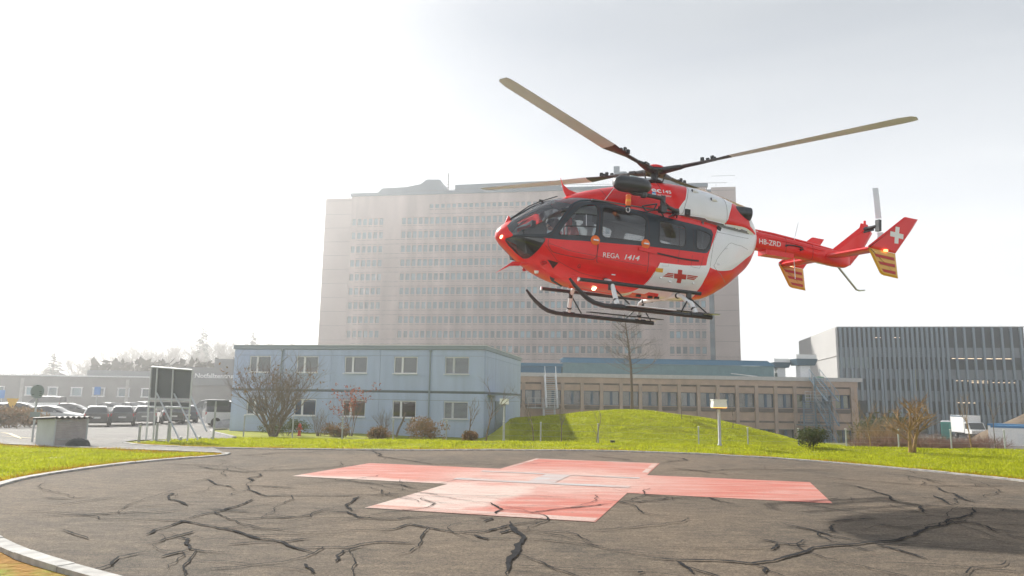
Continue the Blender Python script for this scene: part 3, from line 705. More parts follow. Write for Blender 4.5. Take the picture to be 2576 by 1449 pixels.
for k, tr in bins.items():
    if k in regions:
        mt = M_panet if k == 'chin_window' else M_pane
        obs = emit(_pts, tr, k, mt)
        if k == 'windshield':
            for o in obs: o['label'] = 'half of the bubble windshield'
    else: emit(_pts, tr, k, [M_hull, M_white, M_slate])

# raised strips and markings that follow the skin
def on_skin(L, x, ang, off, s=1):
    p = L.P(math.sqrt(max(0, L.x0-x)), R(ang), off); return Vector((p.x, p.y*s, p.z))
def strip(name, L, pts, w, off, m, closed=False, r=0, sides=(1, -1), parent=heli, step=.05):
    q = [(x, R(a)*KP) for x, a in pts]
    if r: q = roundpoly(q, r)
    q = dense(q, step, closed)
    for s in sides:
        b = MB(); n = len(q); C_ = [on_skin(L, x, math.degrees(a/KP), off, s) for x, a in q]; vs = []
        for i in range(n):
            a_, b_ = (C_[i-1], C_[(i+1) % n]) if closed else (C_[max(0, i-1)], C_[min(n-1, i+1)])
            d = (b_-a_).normalized(); nn = L.N(math.sqrt(max(0, L.x0-q[i][0])), q[i][1]/KP); nn = Vector((nn.x, nn.y*s, nn.z))
            t = nn.cross(d).normalized()*w/2; dn = nn*(off+.004)
            vs += [C_[i]-t, C_[i]+t, C_[i]-t-dn, C_[i]+t-dn]
        k = n if closed else n-1
        for i in range(k):
            a0, a1 = i*4, ((i+1) % n)*4
            b.f += [[a0, a1, a1+1, a0+1], [a0, a0+2, a1+2, a1], [a0+1, a1+1, a1+3, a0+3]]; b.m += [0]*3
        b.v = [tuple(p) for p in vs]; b.build(name, m, parent)
for k in ('door_window', 'cabin_window', 'rear_cabin_window', 'quarter_window'):
    strip('window_seal', POD, regions[k], .022, .006, M_black, True, rr[k])
strip('window_seal', POD, chin, .02, .005, M_black, True)
strip('windshield_frame', POD, [(3.34,-2),(3.16,2),(2.88,5),(2.70,7),(2.61,10),(2.47,21),(2.28,36),(2.15,47),(2.02,53),(1.87,58),(1.55,61)], .035, .010, M_slate)
b = MB(); b.tube([POD.P(math.sqrt(3.6-x), math.pi/2)+Vector((0, 0, .004)) for x in (3.3, 3.1, 2.8, 2.5, 2.1, 1.8, 1.5)], .028, 6); b.build('windshield_post', M_slate, heli)
strip('window_bar', POD, [(2.16,31.5),(1.62,29)], .022, .008, M_black)
strip('window_bar', POD, [(2.39,16.5),(1.65,15.5)], .022, .008, M_black)
strip('window_bar', POD, [(1.86,29.5),(1.87,16.2)], .016, .008, M_steel)
strip('door_gap', POD, p_door, .010, .0025, M_seam, True, .05)
strip('door_gap', POD, s_door, .010, .0025, M_seam, True, .05)
strip('door_rail', POD, [(1.66,-15.5),(1.0,-16.5),(.39,-18)], .045, .022, M_red)
strip('door_rail', POD, [(.19,1.6),(-.4,.8),(-.92,.6)], .035, .016, M_seam)
strip('door_track_cover', POD, [(.62,2.6),(.40,2.2),(.17,1.7)], .075, .03, M_red)
strip('panel_gap', POD, [(-1.25,-3),(-1.37,20),(-1.55,37),(-1.72,60)], .008, .002, M_seamw)
strip('panel_gap', POD, [(-1.36,-2),(-1.76,13),(-1.84,17),(-1.95,19),(-2.3,10),(-2.55,-3)], .008, .002, M_seamw)
strip('panel_gap', POD, [(-1.36,-2),(-1.6,-16),(-1.9,-45)], .008, .002, M_seamw)
strip('panel_gap', POD, [(-1.50,36),(-1.9,35),(-2.3,30),(-2.6,22)], .008, .002, M_seamw)
strip('panel_gap', POD, [(-.42, 33), (-.40, 4), (-.38, -1)], .006, .002, M_seam)
strip('panel_gap', POD, [(-.80, 34), (-.78, 6)], .006, .002, M_seam)
strip('panel_gap', POD, [(2.74, -8), (2.45, -30), (1.9, -40), (1.0, -44), (.3, -46)], .006, .002, M_seam)
strip('panel_gap', POD, [(.10, -2), (.20, -16), (.34, -42)], .005, .0015, M_seam)
strip('panel_gap', POD, [(-.75, 3), (-.72, -2), (-.95, -3.5), (-1.05, 3)], .005, .0015, M_seam)
strip('panel_gap', POD, [(.03, -5), (-.15, -4), (-.15, -1)], .005, .0015, M_seamw)
strip('shoulder_line', POD, [(2.66,-3),(2.2,-6),(1.7,-5),(1.1,-6),(.4,-7)], .006, .0015, M_seam)

def decal(name, L, poly, m, off=.004, s=1, parent=heli, step=.09):      # poly in (x, z)
    q = dense(poly, step); xs = [p[0] for p in q]; zs = [p[1] for p in q]
    g = [(x, z) for x in np.arange(min(xs)+.03, max(xs), step) for z in np.arange(min(zs)+.03, max(zs), step) if point_in(q, x, z)]
    v, f = cdt([q], g)
    f = [t for t in f if point_in(q, sum(v[i].x for i in t)/3, sum(v[i].y for i in t)/3)]
    vs = []
    for p in v:
        u, a = L.uz(p.x, p.y); c = L.P(u, a, off); vs.append((c.x, c.y*s, c.z))
    return MB().add(vs, f).build(name, m, parent)
def lettering(name, L, txt, x0, z0, cap, m, dzdx=0, off=.004, shear=0, bold=0, width=None, flat=None, parent=heli):
    vs, fs = text_polys(txt, 1, shear, bold); mxx = max(p.x for p in vs); h = max(p.y for p in vs if True)
    k = cap/.70; kx = (width/mxx) if width else k; out = []
    for p in vs:
        x = x0-p.x*kx; z = z0+p.y*k+dzdx*p.x*kx
        if flat is not None: out.append((x, flat(x, z), z))
        else:
            u, a = L.uz(x, z); c = L.P(u, a, off); out.append(tuple(c))
    return MB().add(out, fs).build(name, m, parent)
lettering('lettering', POD, 'REGA', 1.475, 1.075, .107, M_letter, .03, width=.40)
lettering('lettering', POD, '1414', .985, 1.09, .105, M_letter, .03, shear=.25, bold=.022, width=.40)
cross_p = [(-.39,1.02),(-.50,1.02),(-.50,.93),(-.62,.93),(-.62,.825),(-.51,.825),(-.51,.735),(-.40,.735),(-.40,.82),(-.31,.82),(-.30,.925),(-.39,.925)]
decal('cross_emblem', POD, cross_p, M_redmark)
for s_, dx in ((1, 0), (-1, 0)):
    for j in range(3):
        z0 = .83+j*.034; z1 = z0+.024
        if s_ > 0: P = [(-.285, z0), (-.285, z1), (-.07-(j-1)*.035-.03, z1), (-.02-j*.045, z0)]
        else: P = [(-.64, z0+.01), (-.64, z1+.01), (-.86-j*.035, z1+.01), (-.84-j*.035, z0+.01)]
        decal('wing_stripe', POD, P, M_redmark)
decal('yellow_placard', POD, [(.165,.995),(-.015,1.0),(-.01,.91),(.17,.91)], M_amber)
for x, z in ((-.24,.74),(-.21,.745),(.02,.80),(-.83,.77),(-1.5,1.28),(-1.75,1.69)):
    u, a = POD.uz(x, z); p = POD.P(u, a, .0); b = MB().box(p, (.05, .04, .035)); b.build('latch', M_steel, heli)
for x, a in ((1.66, 4.5), (.45, 6)):
    for s in (1, -1):
        p = on_skin(POD, x, a, 0, s); nn = POD.N(math.sqrt(3.6-x), R(a)); nn = Vector((nn.x, nn.y*s, nn.z)); q = nn.to_track_quat('Z', 'Y').to_matrix().to_4x4()
        T = Matrix.Translation(p) @ q
        b = MB().lathe([(.105, -.03), (.105, .008), (.10, .012)], 20, T); h = b.build('handle_plate', M_orange, heli, 40)
        b = MB().box(p+nn*.035, (.12, .022, .028)); b.build('handle', M_steel, h)
# red scoop, plugs and step on the lower cabin side
b = MB()
for s in (1, -1):
    b.prism([on_skin(POD, 2.62, -36, .012, s), on_skin(POD, 2.40, -33, .012, s), on_skin(POD, 2.45, -50, .012, s)], (0, -.02*s, .0))
b.build('side_scoop', M_seam, heli)
lettering('tow_marking', POD, 'G', 2.0, .80, .07, M_seam)
b = MB().box(on_skin(POD, 1.98, -52, .01), (.10, .03, .05)); b.build('lift_point', M_red, heli)
b = MB().box(on_skin(POD, 1.16, -30, .006), (.09, .02, .02)); b.build('latch', M_steel, heli)

# engine cowling
c_red_edge = [(-.83,51),(-.70,18),(-.53,3),(-.45,-10),(-.45,-90)]
c_wht = [(-.95,90),(-.83,51),(-.70,18),(-.53,3),(-.45,-10),(-.45,-90),(-1.75,-90),(-1.80,-20),(-1.93,10),(-2.10,45),(-2.16,50),(-2.22,90)]
c_low = [(-1.80,-20),(-2.15,-18),(-2.50,-17),(-3.0,-25),(-3.1,-30),(-3.1,-90),(-1.75,-90)]
c_cap = [(-2.52,90),(-2.52,30),(-2.62,0),(-2.9,-10),(-3.1,-10),(-3.1,90)]
oc = [outline(COWL, p) for p in (c_wht, c_low, c_cap)]
def classify_cowl(c):
    if point_in(oc[0], *c) or point_in(oc[1], *c): return 'engine_cowling', 1
    if point_in(oc[2], *c): return 'engine_cowling', 1
    return 'engine_cowling', 0
_v2, _p2, bins2 = loft_parts(COWL, oc, 0, 30, classify_cowl, -3.0)
for k, tr in bins2.items(): emit(_p2, tr, k, [M_hull, M_white])
lettering('lettering', COWL, 'ec', .135, 2.785, .125, M_letter, .0, bold=.02, width=.24)
lettering('lettering', COWL, '145', -.125, 2.795, .075, M_letter, .0, bold=.02, width=.225)
lettering('lettering', COWL, 'eurocopter', .005, 2.71, .05, M_letter, .0, width=.35)
decal('round_emblem', COWL, [(.085+.055*math.cos(t*.3927), 2.735+.05*math.sin(t*.3927)) for t in range(16)], M_blue, step=.04)
decal('emblem_band', COWL, [(.135,2.738),(.03,2.745),(.035,2.722),(.135,2.716)], M_letter, .006, step=.04)
strip('panel_gap', COWL, [(-.87,80),(-.87,52),(-.74,18),(-.60,-10)], .01, .003, M_seamw)
strip('panel_gap', COWL, [(-1.87,80),(-1.87,42),(-1.85,0),(-1.83,-40)], .01, .003, M_seamw)
strip('panel_gap', COWL, [(-.1,80),(-.1,40),(-.1,-10)], .008, .002, M_seam)
strip('panel_gap', COWL, [(1.35,80),(1.30,40),(1.20,10)], .008, .002, M_seam)
for x, a in ((-1.0, 45), (-1.48, 32)):
    for s in (1, -1):
        p = on_skin(COWL, x, a, .0, s); b = MB()
        b.tube([p+Vector((.05, 0, .0)), p+Vector((-.02, .0, 0)), p+Vector((-.12, 0, -.02))], [.055, .055, .02], 8)
        h = b.build('air_scoop', M_white, heli, 60)
        b = MB().lathe([(.040, 0), (.040, .004)], 10, Matrix.Translation(p+Vector((.052, 0, 0))) @ Matrix.Rotation(R(90), 4, 'Y')); b.build('scoop_mouth', M_intd, h)
for s in (1, -1):
    p = on_skin(COWL, -.75, 0, 0, s); b = MB().box(p, (.13, .05, .14)); b.build('intake_grille', M_intd, heli)
    p = on_skin(POD, -1.62, 44, 0, s); b = MB().box(p, (.10, .06, .10), M=Matrix.Rotation(R(-20), 3, 'Y')); b.build('intake_grille', M_intd, heli)
    b = MB(); A, B_ = Vector((-2.15, .30*s, 2.68)), Vector((-2.62, .40*s, 2.66))
    dd = (B_-A); b.tube([A, A+dd*.6, B_, B_-dd*.02, A+dd*.5], [.15, .17, .165, .145, .12], 18); b.build('exhaust_pipe', M_dgrey, heli, 50)
    b = MB().lathe([(.142, 0), (.142, .004)], 18, Matrix.Translation(B_-dd*.08) @ dd.to_track_quat('Z', 'Y').to_matrix().to_4x4()); b.build('exhaust_mouth', M_intd, heli)

# tail boom, fin, stabiliser, end plates
BOOM = [(-2.85,2.38,1.93,.22),(-3.6,2.34,1.92,.195),(-4.5,2.27,1.87,.175),(-5.2,2.22,1.82,.155),(-5.6,2.20,1.79,.14),(-5.9,2.16,1.79,.11),(-6.05,2.10,1.86,.07),(-6.10,2.02,1.94,.02)]
b = MB(); n = 20; vs = []
for x, zt, zb, w in BOOM:
    zm = (zt+zb)/2; hh = (zt-zb)/2
    for j in range(n):
        t = 2*math.pi*j/n; c, s = math.cos(t), math.sin(t); e = 2/3.6
        vs.append((x, math.copysign(abs(c)**e, c)*w, zm+math.copysign(abs(s)**e, s)*hh))
k = len(BOOM); fs = [(i*n+j, (i+1)*n+j, (i+1)*n+(j+1) % n, i*n+(j+1) % n) for i in range(k-1) for j in range(n)]+[tuple(range(n)), tuple((k-1)*n+j for j in range(n))[::-1]]
b.add(vs, fs); boom = b.build('tail_boom', M_red, heli, 40)
b = MB().tube([(-2.9, 0, 2.39), (-3.6, 0, 2.37), (-4.6, 0, 2.29), (-5.5, 0, 2.22)], [.10, .09, .085, .05], 10, flat=.55); b.build('drive_shaft_cover', M_red, boom, 60)
b = MB()
for s in (1, -1): b.tube([(-3.0, .205*s, 2.24), (-3.9, .19*s, 2.20), (-5.1, .163*s, 2.12)], [.018, .018, .012], 6)
b.build('boom_stringer', M_red, boom, 60)
def by(x): return np.interp(-x, [-r[0]*1 for r in BOOM], [r[3] for r in BOOM])
lettering('lettering', None, 'HB-ZRD', -3.05, 2.045, .125, M_letter, 0, width=.68, flat=lambda x, z: float(np.interp(-x, [2.85, 3.6, 4.5], [.22, .195, .175]))+.004, parent=boom, bold=.006)
b = MB().tube([(-3.87, .20, 2.09), (-3.95, .225, 2.115), (-4.15, .22, 2.125), (-4.36, .215, 2.11), (-4.42, .20, 2.07), (-4.33, .19, 2.045)], [.028, .017, .016, .017, .018, .03], 8); b.build('boom_handle', M_black, boom, 60)
for x in (-3.9, -4.75):
    zt_, zb_, w_ = (float(np.interp(-x, [-r[0] for r in BOOM], [r[k] for r in BOOM])) for k in (1, 2, 3)); b = MB()
    P = []
    for j in range(25):
        t = 2*math.pi*j/24; c, s = math.cos(t), math.sin(t); P.append((x, math.copysign(abs(c)**(2/3.6), c)*(w_+.002), (zt_+zb_)/2+math.copysign(abs(s)**(2/3.6), s)*((zt_-zb_)/2+.002)))
    b.tube(P, .004, 4); b.build('boom_joint', M_seam, boom)
b = MB().box((-3.75, 0, 1.88), (.85, .30, .13)); b.build('boom_equipment_box', M_red, boom)
b = MB().tube([(-4.2, .12, 2.30), (-4.32, .12, 2.75)], .008, 5); b.build('whip_antenna', M_white, boom)
b = MB().tube([(-4.35, -.05, 1.86), (-4.4, -.05, 1.35)], .010, 5); b.build('whip_antenna', M_white, boom)
b = MB().tube([(-5.0, 0, 1.83), (-5.6, 0, 1.83), (-5.72, 0, 1.80), (-6.33, 0, 1.27), (-6.42, 0, 1.255), (-6.61, 0, 1.285)], [.02, .022, .028, .026, .022, .016], 8); b.build('tail_skid', M_steel, heli, 60)
def fin(name, poly, t, m, y0=0, parent=heli, inset=.10):
    if sum(poly[i-1][0]*poly[i][1]-poly[i][0]*poly[i-1][1] for i in range(len(poly))) > 0: poly = poly[::-1]
    n = len(poly); cx = sum(p[0] for p in poly)/n; cz = sum(p[1] for p in poly)/n
    P = [Vector(p) for p in poly]; I = []
    for i in range(n):
        a, c, d = P[i-1], P[i], P[(i+1) % n]; e1 = (c-a).normalized(); e2 = (d-c).normalized()
        n1 = Vector((-e1.y, e1.x)); n2 = Vector((-e2.y, e2.x)); q = (n1+n2); q = q/max(.3, (1+n1.dot(n2)))
        if (c+q*.01-Vector((cx, cz))).length > (c-q*.01-Vector((cx, cz))).length: q = -q
        I.append(c+q*inset)
    b = MB(); vs = [(p.x, y0, p.y) for p in P]+[(p.x, y0+t, p.y) for p in I]+[(p.x, y0-t, p.y) for p in I]
    fs = []
    for i in range(n):
        j = (i+1) % n; fs += [(i, j, n+j, n+i), (j, i, 2*n+i, 2*n+j)]
    fs += [tuple(range(n, 2*n)), tuple(range(2*n, 3*n))[::-1]]
    b.add(vs, fs); return b.build(name, m, parent, 25)
tf = fin('tail_fin', [(-5.45,2.18),(-6.42,2.92),(-6.46,3.05),(-6.70,3.04),(-6.86,2.82),(-6.55,2.35),(-6.12,1.88),(-5.95,1.95)], .065, M_red)
b = MB().tube([(-6.60, 0, 3.02), (-6.60, 0, 3.13)], [.035, .03], 8); b.build('beacon', M_red, tf)
st = MB(); vs = []
prof = [(0, .0), (.08, .045), (.3, .05), (.7, .028), (1, 0), (.7, -.02), (.3, -.035), (.08, -.03)]
Y = (-1.5, -.6, 0, .6, 1.5)
for y in Y: vs += [(-5.16-.50*a, y, 2.0+zz) for a, zz in prof]
n = len(prof); st.add(vs, [(i*n+j, i*n+(j+1) % n, (i+1)*n+(j+1) % n, (i+1)*n+j) for i in range(len(Y)-1) for j in range(n)]+[tuple(range(n))[::-1], tuple((len(Y)-1)*n+j for j in range(n))])
st.build('stabiliser', M_red, heli, 50)
M_sedge = mat('stripe_border', (.45, .19, .008), .5)
up = [(-6.24,2.88),(-6.30,2.90),(-6.70,2.89),(-6.48,2.59),(-5.97,1.96),(-5.12,2.01),(-5.13,2.05)]
lo = [(-5.97,1.955),(-6.06,1.36),(-5.60,1.39),(-5.52,1.41),(-5.47,1.45),(-5.13,1.97),(-5.12,2.005)]
for s in (1, -1):
    y = 1.53*s
    ep = fin('end_plate', up, .025, M_red, y, inset=.05); fin('end_plate_lower', lo, .025, M_yel, y, ep, .05)
    for fc in (1, -1):
        yy = y+fc*.0285
        for P in ([(-5.29,1.885),(-5.89,1.85),(-5.91,1.765),(-5.35,1.805)], [(-5.41,1.715),(-5.92,1.69),(-5.93,1.605),(-5.47,1.635)], [(-5.52,1.545),(-5.94,1.52),(-5.95,1.435),(-5.58,1.47)]):
            cxp = sum(p[0] for p in P)/4; czp = sum(p[1] for p in P)/4
            MB().add([(cxp+(x-cxp)*1.03, yy, czp+(z-czp)*.98) for x, z in P], [(0, 1, 2, 3)]).build('stripe_edge', M_sedge, ep)
            MB().add([(x, yy+fc*.002, czp+(z-czp)*.80) for x, z in P], [(0, 1, 2, 3)]).build('warning_stripe', M_redmark, ep)
        cr = [(-5.95,2.61),(-6.08,2.61),(-6.06,2.46),(-6.20,2.45),(-6.19,2.33),(-6.045,2.34),(-6.035,2.20),(-5.91,2.20),(-5.92,2.35),(-5.775,2.355),(-5.785,2.48),(-5.935,2.47)]
        MB().add([(x, yy, z) for x, z in cr], [tuple(range(12))]).build('white_cross', M_letter, ep)
    b = MB().box((-5.62, y+.045*s, 1.985), (.09, .05, .05)); b.build('marker_lamp', M_lampr if s > 0 else M_lamp, ep)
# tail rotor
tr = MB().tube([(-6.55, -.02, 2.88), (-6.58, .25, 2.90), (-6.62, .42, 2.93)], [.07, .05, .04], 10)
tr.box((-6.62, .42, 2.93), (.09, .12, .30)); tr.tube([(-6.5, .06, 2.80), (-6.6, .30, 2.84)], .025, 6)
trp = tr.build('tail_rotor', M_dgrey, heli, 40)
for s in (1, -1):
    b = MB(); M_ = Matrix.Translation((-6.62, .44, 2.93)) @ Matrix.Rotation(R(8), 4, 'Y')
    P = [M_ @ Vector((x, y_, z*s)) for x, y_, z in ((-.09, .012, .18), (.09, -.012, .18), (.09, -.008, .98), (-.09, .008, .98))]
    b.prism(P, (M_.to_3x3() @ Vector((0, .015, 0)))); b.build('tail_rotor_blade', M_blade_rotor, trp)

# main rotor
hub = Vector((-.22, 0, 3.42))
mr_ = MB(); mr_.lathe([(.10, -.38), (.09, -.2), (.085, 0), (.13, .02), (.13, .08)], 16, Matrix.Translation(hub)); mr_.lathe([(.16, -.27), (.20, -.25), (.16, -.21)], 16, Matrix.Translation(hub))
mr_.lathe([(.26, -.05), (.28, 0), (.24, .05)], 16, Matrix.Translation(hub))
for k in range(4):
    a = R(75+90*k); d = Vector((math.cos(a), math.sin(a), 0))
    mr_.tube([hub+d*.19+Vector((0, 0, -.24)), hub+d*.26+Vector((0, 0, -.02))], .018, 6); mr_.tube([hub+d*.12+Vector((0, 0, -.36)), hub+d*.19+Vector((0, 0, -.24))], .02, 6)
rotor = mr_.build('main_rotor', M_dgrey, heli, 40)
b = MB().lathe([(.245, .06), (.235, .09), (.20, .125), (.13, .155), (.05, .17), (.0001, .172)], 24, Matrix.Translation(hub)); b.build('hub_cap', M_red, rotor, 60)
for k in range(4):
    a = R(30+90*k); T = Matrix.Translation(hub) @ Matrix.Rotation(a, 4, 'Z') @ Matrix.Rotation(R(-2.8), 4, 'Y')
    b = MB(); b.tube([T @ Vector((x, 0, 0)) for x in (.15, .3, .62, .78)], [.11, .10, .075, .05], 10, flat=.8)
    b.box(T @ Vector((.55, .10, .01)), (.16, .05, .06), M=T.to_3x3()); g = b.build('blade_grip', M_dgrey, rotor, 50)
    b = MB()
    for x, y_, z_ in ((1.30, .05, .05), (1.45, -.04, .05), (1.45, .06, .05), (1.22, -.06, .05)): b.box(T @ Vector((x, y_, z_)), (.07, .05, .09), M=T.to_3x3())
    b.build('blade_damper', M_black, rotor)
    b = MB(); vs = []; pf = [(-.25, 0), (-.20, .10), (0, .5), (.4, .38), (.75, 0), (.4, -.22), (0, -.45), (-.20, -.12)]
    st_ = [(.70, .10, 1.0, 0), (1.15, .12, .7, 4), (1.55, .22, .20, 8), (1.9, .32, .13, 8), (3.5, .32, .13, 3), (5.2, .32, .12, -2), (5.42, .27, .11, -2), (5.5, .16, .10, -2)]
    for x, c, th, tw in st_:
        RR = Matrix.Rotation(R(tw), 3, 'X')
        vs += [T @ (Vector((x, 0, 0))+RR @ Vector((0, -p*c, q*c*th))) for p, q in pf]
    n = 8; fl = [(i*n+j, i*n+(j+1) % n, (i+1)*n+(j+1) % n, (i+1)*n+j) for i in range(len(st_)-1) for j in range(n)]+[tuple(range(n))[::-1], tuple((len(st_)-1)*n+j for j in range(n))]
    b.add(vs, fl); b.m = [1]*(3*n)+[0]*(len(fl)-3*n); b.build('rotor_blade', [M_blade_rotor, M_blade_root], rotor, 40)

# skids
for s in (1, -1):
    b = MB(); b.tube([(2.36, 1.2*s, .49), (2.24, 1.2*s, .36), (2.10, 1.2*s, .235), (1.94, 1.2*s, .12), (1.79, 1.2*s, .05), (1.56, 1.2*s, .01), (.7, 1.2*s, 0), (-.3, 1.2*s, 0), (-1.06, 1.2*s, 0)], [.025, .038, .045, .05, .052, .05, .05, .05, .05], 12)
    for x in (1.25, -.67): b.tube([(x+.15, 1.2*s, .012), (x-.15, 1.2*s, .012)], .063, 12)
    sk = b.build('landing_skid', M_blackm, heli, 60)
    b = MB(); b.box((.50, 1.30*s, .055), (1.12, .16, .018)); b.build('skid_step_plate', M_white, sk)
    b = MB(); b.prism([(-.84, 1.18*s, .055), (-1.12, 1.18*s, .055), (-1.20, 1.30*s, .055), (-1.12, 1.42*s, .055), (-.84, 1.42*s, .055)], (0, 0, .018)); b.build('skid_step_plate', M_white, sk)
    b = MB(); b.prism([(.85, 1.08*s, .085), (.80, .93*s, .085), (-.9, .93*s, .085), (-1.25, 1.02*s, .085), (-1.1, 1.12*s, .085)], (0, 0, .015)); b.build('snow_pad', M_black, sk)
    b = MB(); b.tube([(2.05, 1.0*s, .525), (-.90, 1.0*s, .525)], .042, 12)
    b.box((1.32, 1.0*s, .45), (.09, .06, .16)); b.box((-.60, 1.0*s, .43), (.10, .06, .22)); b.build('step_rail', M_blackm, heli, 40)
    b = MB(); b.lathe([(.045, 0), (.045, .03), (.02, .032)], 10, Matrix.Translation((2.05, 1.0*s, .525)) @ Matrix.Rotation(R(90), 4, 'Y')); b.build('rail_end', M_steel, heli)
    b = MB()
    for p, q in (((1.28, 1.03*s, .44), (.92, 1.19*s, .06)), ((-.56, 1.03*s, .36), (-.30, 1.19*s, .06)), ((-.60, 1.03*s, .40), (-.98, 1.19*s, .06))): b.tube([p, q], .016, 6)
    b.build('skid_strut', M_black, heli)
for x, z, dx in ((1.30, .60, -.05), (-.50, .46, -.16)):
    b = MB(); P = [(x+dx, 1.2, .06), (x+dx*.6, 1.10, .28), (x+dx*.25, 1.02, z-.14), (x, .90, z-.03), (x, .75, z), (x, 0, z), (x, -.75, z), (x, -.90, z-.03), (x+dx*.25, -1.02, z-.14), (x+dx*.6, -1.10, .28), (x+dx, -1.2, .06)]
    b.tube(P, [.055, .052, .05, .05, .05, .05, .05, .05, .05, .052, .055], 12); ct = b.build('cross_tube', M_white, heli, 60)
    b = MB()
    for s in (1, -1):
        b.lathe([(.064, -.02), (.064, .02)], 12, Matrix.Translation((x, .72*s, z)) @ Matrix.Rotation(R(90), 4, 'X'))
        b.tube([(x+dx*.84, 1.16*s, .145), (x+dx*.75, 1.14*s, .175)], .058, 10)
    b.build('tube_clamp', M_black, ct, 40)
# lights, aerials and fittings under the belly
b = MB().lathe([(.0001, -.06), (.06, -.04), (.075, 0), (.07, .01)], 14, Matrix.Translation((1.36, .30, .50)) @ Matrix.Rotation(R(70), 4, 'Y')); b.build('landing_light', M_lamp, heli, 60)
b = MB().box((1.42, .30, .55), (.16, .10, .08)); b.build('lamp_bracket', M_dgrey, heli)
b = MB().prism([(2.42, .22, .74), (2.24, .22, .70), (2.28, .22, .56), (2.06, .22, .455), (2.10, .22, .44), (2.34, .22, .54)], (0, -.02, 0)); b.build('blade_antenna', M_blackm, heli)
b = MB().lathe([(.0001, -.06), (.04, -.055), (.055, 0)], 10, Matrix.Translation((2.72, .28, .71))); b.build('belly_lamp', M_white, heli, 60)
b = MB().prism([(1.84, .0, .58), (1.62, .0, .60), (1.62, .0, .50), (1.80, .0, .46)], (0, -.05, 0)); b.build('belly_fin', M_orange, heli)
b = MB()
for x in (-.05, -.22, .25): b.box((x, .30, .43), (.10, .06, .07))
b.build('cargo_hook_mount', M_black, heli)
b = MB().lathe([(.0001, .035), (.04, .02), (.05, 0)], 12, Matrix.Translation(POD.P(math.sqrt(3.6-3.52), R(-26), -.005)) @ Matrix.Rotation(R(65), 4, 'Y')); b.build('nose_light', M_lamp, heli, 60)
b = MB().prism([(2.17, .012, 2.90), (2.10, .012, 2.76), (1.95, .012, 2.66), (1.70, .012, 2.61), (1.55, .012, 2.67), (1.62, .012, 2.60), (2.0, .012, 2.50), (2.08, .012, 2.62)], (0, -.024, 0)); b.build('wire_cutter', M_red, heli)
b = MB().prism([(3.55, .012, .60), (3.17, .012, .90), (2.97, .012, .90), (3.02, .012, .82), (3.22, .012, .80)], (0, -.024, 0)); b.tube([(3.2, 0, .85), (2.6, .35, .86)], .014, 6); b.tube([(3.25, 0, .80), (2.9, .1, .84)], .010, 6); b.build('wire_cutter', M_red, heli)
b = MB().prism([(3.43, .012, 1.64), (3.34, .012, 1.88), (3.24, .012, 1.79), (3.33, .012, 1.68)], (0, -.024, 0)); b.build('wire_deflector', M_red, heli)
b = MB(); b.tube([(3.28, .03, 1.82), (2.9, .04, 2.14), (2.55, .05, 2.33)], [.014, .012, .010], 6); b.tube([(2.72, .05, 2.25), (2.30, .20, 2.42)], .012, 6); b.box((2.62, .05, 2.30), (.10, .03, .05)); b.build('wiper', M_black, heli)
b = MB().tube([(1.30, .50, 2.42), (1.06, .50, 2.76)], .007, 5); b.build('whip_antenna', M_white, heli)
# rescue hoist
hoist = empty('rescue_hoist', None, None); hoist.parent = heli
b = MB(); b.tube([(.455, .95, 2.74), (.50, .95, 2.735), (.58, .95, 2.73), (.72, .95, 2.725), (1.08, .95, 2.715), (1.20, .95, 2.71), (1.28, .95, 2.705), (1.325, .95, 2.70)], [.08, .125, .165, .18, .18, .165, .125, .08], 20); hd = b.build('winch_housing', M_blackm, hoist, 60)
b = MB().box((.90, .985, 2.875), (.16, .10, .05)); b.build('winch_label', mat('pale_label', (.35, .45, .47), .4), hoist)
b = MB(); b.tube([(.92, .95, 2.58), (.84, .95, 2.55), (.61, .95, 2.55), (.35, .93, 2.545), (.09, .90, 2.545)], [.05, .058, .05, .045, .05], 12); b.lathe([(.0001, -.085), (.06, -.07), (.085, 0), (.06, .07), (.0001, .085)], 14, Matrix.Translation((.60, .95, 2.55)))
b.tube([(.08, .90, 2.60), (.08, .90, 2.22)], .06, 12); b.box((.08, .90, 2.30), (.14, .14, .14)); b.tube([(.08, .88, 2.41), (-.38, .80, 2.33)], .045, 10); b.box((-.36, .72, 2.33), (.06, .20, .14)); b.build('hoist_arm', M_blackm, hoist, 50)
b = MB()
for p, q in (((.20, .86, 2.42), (.48, .70, 2.36)), ((.48, .70, 2.36), (.36, .70, 2.25)), ((.36, .70, 2.25), (.12, .84, 2.32)), ((.25, .80, 2.28), (.20, .86, 2.42)), ((.05, .8, 2.25), (-.1, .68, 2.20)), ((-.36, .8, 2.30), (-.2, .68, 2.20)), ((-.36, .8, 2.26), (-.45, .64, 2.22))): b.tube([p, q], .016, 6)
b.build('hoist_bracket', M_dgrey, hoist)
b = MB(); b.tube([(.1, .92, 2.5), (.0, .95, 2.42), (-.08, .9, 2.40), (-.15, .86, 2.36)], .010, 5); b.tube([(.2, .95, 2.5), (.1, .97, 2.45), (.06, .97, 2.38)], .010, 5); b.build('hoist_cable', M_black, hoist)
b = MB().lathe([(.03, .16), (.055, .14), (.06, .10), (.055, .09), (.055, .0), (.06, -.02), (.055, -.09), (.05, -.10)], 14, Matrix.Translation((.98, .98, 2.33))); hk = b.build('hoist_bumper', M_orange, hoist, 40)
b = MB().lathe([(.0565, -.02), (.0565, .05)], 14, Matrix.Translation((.98, .98, 2.32))); b.build('bumper_band', M_amber, hoist)
b = MB().lathe([(.057, -.03), (.05, .0)], 14, Matrix.Translation((.98, .98, 2.235))); b.build('bumper_foot', M_black, hoist)
b = MB(); b.tube([(.98+.045*math.cos(t*.5), .98, 2.15+.055*math.sin(t*.5)) for t in range(13)], .011, 6); b.build('hoist_hook', M_steel, hoist)

